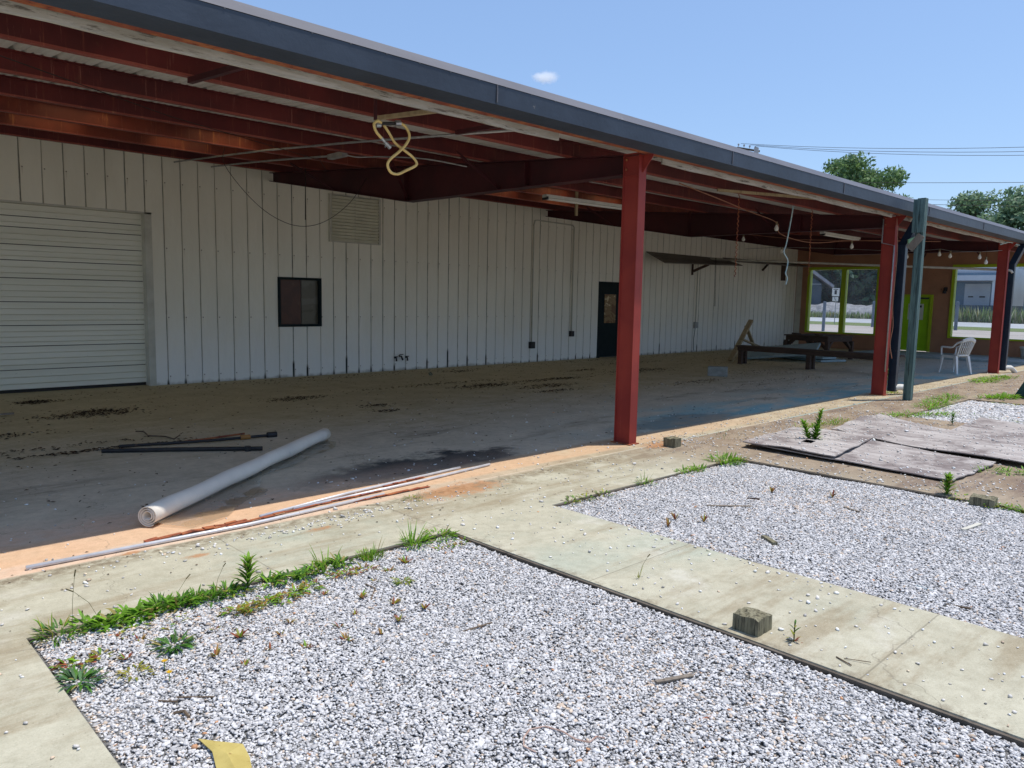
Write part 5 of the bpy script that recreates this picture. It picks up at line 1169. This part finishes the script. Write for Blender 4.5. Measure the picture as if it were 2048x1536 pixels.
# white warehouse
t = thing('white_warehouse', (95, 24, 0), 'pale blue-white warehouse with a roll-up bay door seen through the right window', 'building')
MB().box(96, 112, 22.3, 29.5, .3, 7.4).build('wall', M['wh_white'], t)
MB().box(92, 96, 22.2, 29, 4.35, 4.9).build('awning', M['wh_white'], t)
MB().box(95.7, 95.95, 22.4, 29, 4.9, 5.3).build('fascia_band', M['wh_blue'], t)
MB().box(95.8, 95.97, 22.4, 28.9, .3, 4.3).build('bay_recess', M['wh_blue'], t)
dd = MB().box(95.6, 95.75, 24.1, 26.6, .9, 4.1).build('bay_door', M['wh_white'], t)
MB().box(95.55, 95.59, 24.55, 25.1, 2.6, 2.75).box(95.55, 95.59, 25.7, 26.2, 2.6, 2.75).build('vent_slot', M['ink'], dd)
for y in (23.0, 26.9): MB().box(92.2, 92.5, y-.12, y+.12, .3, 4.35).build('pillar', M['wh_white'], t)
MB().box(91.5, 112, 21.8, 29.8, 0, 1.75).build('loading_dock', M['olive_house'], t)
t = thing('teal_shed', (95, 15, 0), 'teal gabled shed beyond the right edge window', 'shed')
MB().box(96, 104, 11, 21, 0, 4.0).poly([(96, 11, 4.0), (96, 21, 4.0), (96, 20, 5.8)], (8, 0, 0)).build('wall', simple('teal_shed_wall', (.08, .20, .22), sc=.6), t)
MB().bar((95.4, 21.6, 5.8), (95.4, 10.5, 3.8), .3, .25).build('rake_trim', M['wh_white'], t)

# ------------------------------------------------------------------ trees
def tree(x, y, H, rad, label, seed, nleaf=2600, ls=.3, pal=None, crown_lo=.35, trunk_r=.22, flat=.75, cat='tree', group='trees beyond the building', nclump=26):
    rr = random.Random(seed); t = thing('tree', (x, y, 0), label, cat, group)
    pal = pal or [(.19, .30, .17), (.24, .35, .18), (.15, .25, .15)]  # default greens paled to put distance haze into the leaf colour
    m = MB(); c0 = H*crown_lo
    m.tube([(x, y, -.1), (x+rr.uniform(-.2, .2), y+rr.uniform(-.2, .2), c0), (x+rr.uniform(-.4, .4), y+rr.uniform(-.4, .4), H*.8)], [trunk_r, trunk_r*.75, trunk_r*.2], 8)
    cl = []
    for i in range(nclump):
        a = rr.uniform(0, 6.283); el = rr.uniform(-.55, 1.0); q = rr.uniform(.45, 1.0)
        cz = c0+(H-c0)*.5; hz = (H-c0)*.5
        r_ = rad*math.sqrt(max(0, 1-(el*.9)**2))*q
        c = Vector((x+r_*math.cos(a), y+r_*math.sin(a), cz+hz*el*.88)); cl.append((c, rr.uniform(.22, .42)*rad))
        b = Vector((x, y, c0+(c.z-c0)*rr.uniform(.2, .6)))
        m.tube([b, b.lerp(c, .5)+Vector((0, 0, .2)), c], [trunk_r*.35, trunk_r*.2, .03], 5)
    m.build('trunk', M['bark'], t)
    n = nleaf; idx = [rr.randrange(len(cl)) for _ in range(n)]
    C = np.array([cl[i][0][:] for i in idx]); S = np.array([cl[i][1] for i in idx])
    rg = np.random.default_rng(seed); d = rg.normal(size=(n, 3)); d /= np.linalg.norm(d, axis=1)[:, None]
    rad_ = rg.random(n)**.45; P = C+d*(S*rad_)[:, None]*np.array([1, 1, flat])
    q = rg.normal(size=(n, 3)); q /= np.linalg.norm(q, axis=1)[:, None]; e = np.cross(q, d); e /= np.linalg.norm(e, axis=1)[:, None]+1e-9
    s = ls*rg.uniform(.5, 1.2, n)[:, None]
    V = np.stack([P-q*s, P+e*s*.5, P+q*s, P-e*s*.5], 1).reshape(-1, 3)-np.array([x, y, 0])
    F = np.arange(n*4).reshape(n, 4)
    pc = np.array(pal)[rg.integers(0, len(pal), n)]*rg.uniform(.7, 1.35, (n, 1))
    o = np_mesh('crown', V, F, M['leaf_attr'], np.repeat(pc, 4, 0)); o.parent = t
    return t
tree(115, 47.2, 22.6, 6.6, 'leafy tree rising above the roof edge left of the teal post', 1, 12000, .34, crown_lo=.45, nclump=34, pal=[(.15, .26, .10), (.21, .33, .11), (.12, .21, .10)])  # leaf greens lightened here too, imitating haze
tree(121, 31.0, 17.0, 6.3, 'rounded tree above the roof edge at the right side of the picture', 2, 12000, .34, crown_lo=.35, nclump=34)
tree(119, 23.6, 14.2, 5.0, 'lower tree top beside the rounded tree at the right edge', 3, 8000, .34, crown_lo=.3, nclump=24)
fi = 10
FL = ['darkest', 'blue-green', 'tallest', 'broad', 'narrow', 'sunlit', 'leaning', 'far', 'dense', 'ragged', 'low']
WHERE = ['at the far left behind the house', 'behind the house roof', 'right above the house eave', 'behind the sign plates', 'left of the window mullion', 'right of the window mullion', 'behind the pale mound', 'above the right bollard of the left window', 'behind the middle column', 'behind the green door', 'beside the warehouse']
for i in range(11):
    y = 62-i*3.6-(1 if i > 6 else 0)
    tree(108+2.5*math.sin(i*2.1), y, 11.5+1.8*math.sin(i*1.7), 4.3, FL[i]+' background tree '+WHERE[i], fi+i, 5000, .55, crown_lo=-.35, nclump=36, pal=[(.06, .12, .075), (.085, .16, .08), (.05, .10, .07)], group='trees beyond the road')
tree(104, 17.5, 5.5, 3.2, 'bushy bright green tree before the teal shed at the right edge', 31, 2600, .4, crown_lo=.02, pal=[(.09, .16, .04), (.06, .12, .03)], group='trees beyond the road')
tree(92.6, 14.5, 3.3, 2.2, 'low round bush in front of the teal shed', 32, 1600, .3, crown_lo=.0, pal=[(.09, .17, .04), (.07, .13, .03)], group='trees beyond the road', trunk_r=.08)

def farwood():
    rg = np.random.default_rng(12); n = 16000
    y = rg.uniform(30, 82, n); top = 9.5+1.6*np.sin(y*.5)+1.0*np.sin(y*1.3)
    P = np.stack([rg.uniform(116, 124, n), y, rg.random(n)*top], 1)
    q = rg.normal(size=(n, 3)); q /= np.linalg.norm(q, axis=1)[:, None]; e = np.cross(q, rg.normal(size=(n, 3))); e /= np.linalg.norm(e, axis=1)[:, None]
    s_ = rg.uniform(.4, 1.1, (n, 1)); V = np.stack([P-q*s_, P+e*s_*.6, P+q*s_, P-e*s_*.6], 1).reshape(-1, 3)
    pc = np.array([(.05, .10, .065), (.08, .15, .08), (.045, .085, .06)])[rg.integers(0, 3, n)]*rg.uniform(.7, 1.3, (n, 1))
    tag(np_mesh('far_wood', V, np.arange(n*4).reshape(n, 4), M['leaf_attr'], np.repeat(pc, 4, 0)), 'dense dark wood closing the view beyond the road', 'wood', kind='stuff')
farwood()
# ------------------------------------------------------------------ utility pole and power lines
t = thing('utility_pole', (55, 30.4, 0), 'wooden utility pole whose crossarm just clears the roof edge', 'utility pole')
MB().tube([(55, 30.4, -.1), (55, 30.4, 13.35)], [.17, .12], 10).build('pole', M['bark'], t)
MB().bar((55, 32.0, 13.52), (55, 30.1, 13.02), .12, .14).build('crossarm', M['bark'], t)
for k in range(4):
    y = 31.9-k*.48; z = 13.60-k*.127
    MB().lathe([(.03, 0), (.03, .08), (.07, .10), (.07, .2), (.0, .24)], 8, (55, y, z)).build('insulator', M['galv'], t)
MB().lathe([(.18, 0), (.18, .5), (0, .5)], 10, (54.7, 30.2, 12.75)).build('transformer', M['galv'], t)
def wire_(a, b, sag, label, r_=.014):
    a = Vector(a); b = Vector(b); pts = [a.lerp(b, k/16)-Vector((0, 0, sag*4*(k/16)*(1-k/16))) for k in range(17)]
    tag(MB().tube(pts, r_, 4).build('power_line', M['wire'], base=tuple(a)), label, 'power line', 'power lines in the sky')
wire_((55, 31.7, 13.8), (55, -8, 10.2), .9, 'highest power line from the crossarm, the outer one')
wire_((55, 30.9, 13.6), (55, -8, 10.0), 1.0, 'second power line from the crossarm')
wire_((55, 30.4, 13.45), (55, -8, 9.75), 1.05, 'third power line from the crossarm, lowest of the top group')
wire_((60, 30, 11.3), (60, -8, 8.2), .2, 'single power line crossing the sky beside the left tree top', .016)
wire_((60, 30, 10.1), (60, -8, 6.9), .15, 'thin power line just above the teal post', .012)
wire_((60, 30, 9.8), (60, -8, 6.5), .15, 'lowest power line touching the top of the teal post', .016)

# ------------------------------------------------------------------ the small cloud, far off and high
def cloud():
    o = MB(); rr = random.Random(6); d = Vector((.74872446, .72068457, .28742316)).normalized(); c = Vector((0, 0, 1.55))+d*900
    bm = bmesh.new(); bmesh.ops.create_icosphere(bm, subdivisions=3, radius=1)
    for v in bm.verts: v.co = Vector((v.co.x*19, v.co.y*19, v.co.z*8.0))
    me = bpy.data.meshes.new('cloud'); bm.to_mesh(me); bm.free()
    t = NT('cloud_vapour'); t.n.remove(t.b); tc = t.n.new('ShaderNodeTexCoord').outputs['Object']
    vv = t.n.new('ShaderNodeVectorMath'); vv.operation = 'LENGTH'; t.l.new(t.scale(tc, (1/17., 1/17., 1/7.2)), vv.inputs[0])
    f = t.math('SUBTRACT', t.math('ADD', 0.20, t.math('MULTIPLY', t.noise(tc, sc=.10, det=7, rough=.7), 1.5)), vv.outputs['Value'])
    dn = t.math('MULTIPLY', t.ramp(f, .0, .75), .13)
    vs = t.n.new('ShaderNodeVolumePrincipled'); vs.inputs['Color'].default_value = (1, 1, 1, 1); vs.inputs['Anisotropy'].default_value = .2; t.l.new(dn, vs.inputs['Density']); t.l.new(vs.outputs[0], t.out.inputs['Volume'])
    me.materials.append(t.m); ob = bpy.data.objects.new('cloud', me); COL.objects.link(ob); ob.location = c
    tag(ob, 'small lone white cloud high above the gutter', 'cloud', kind='structure')
cloud()
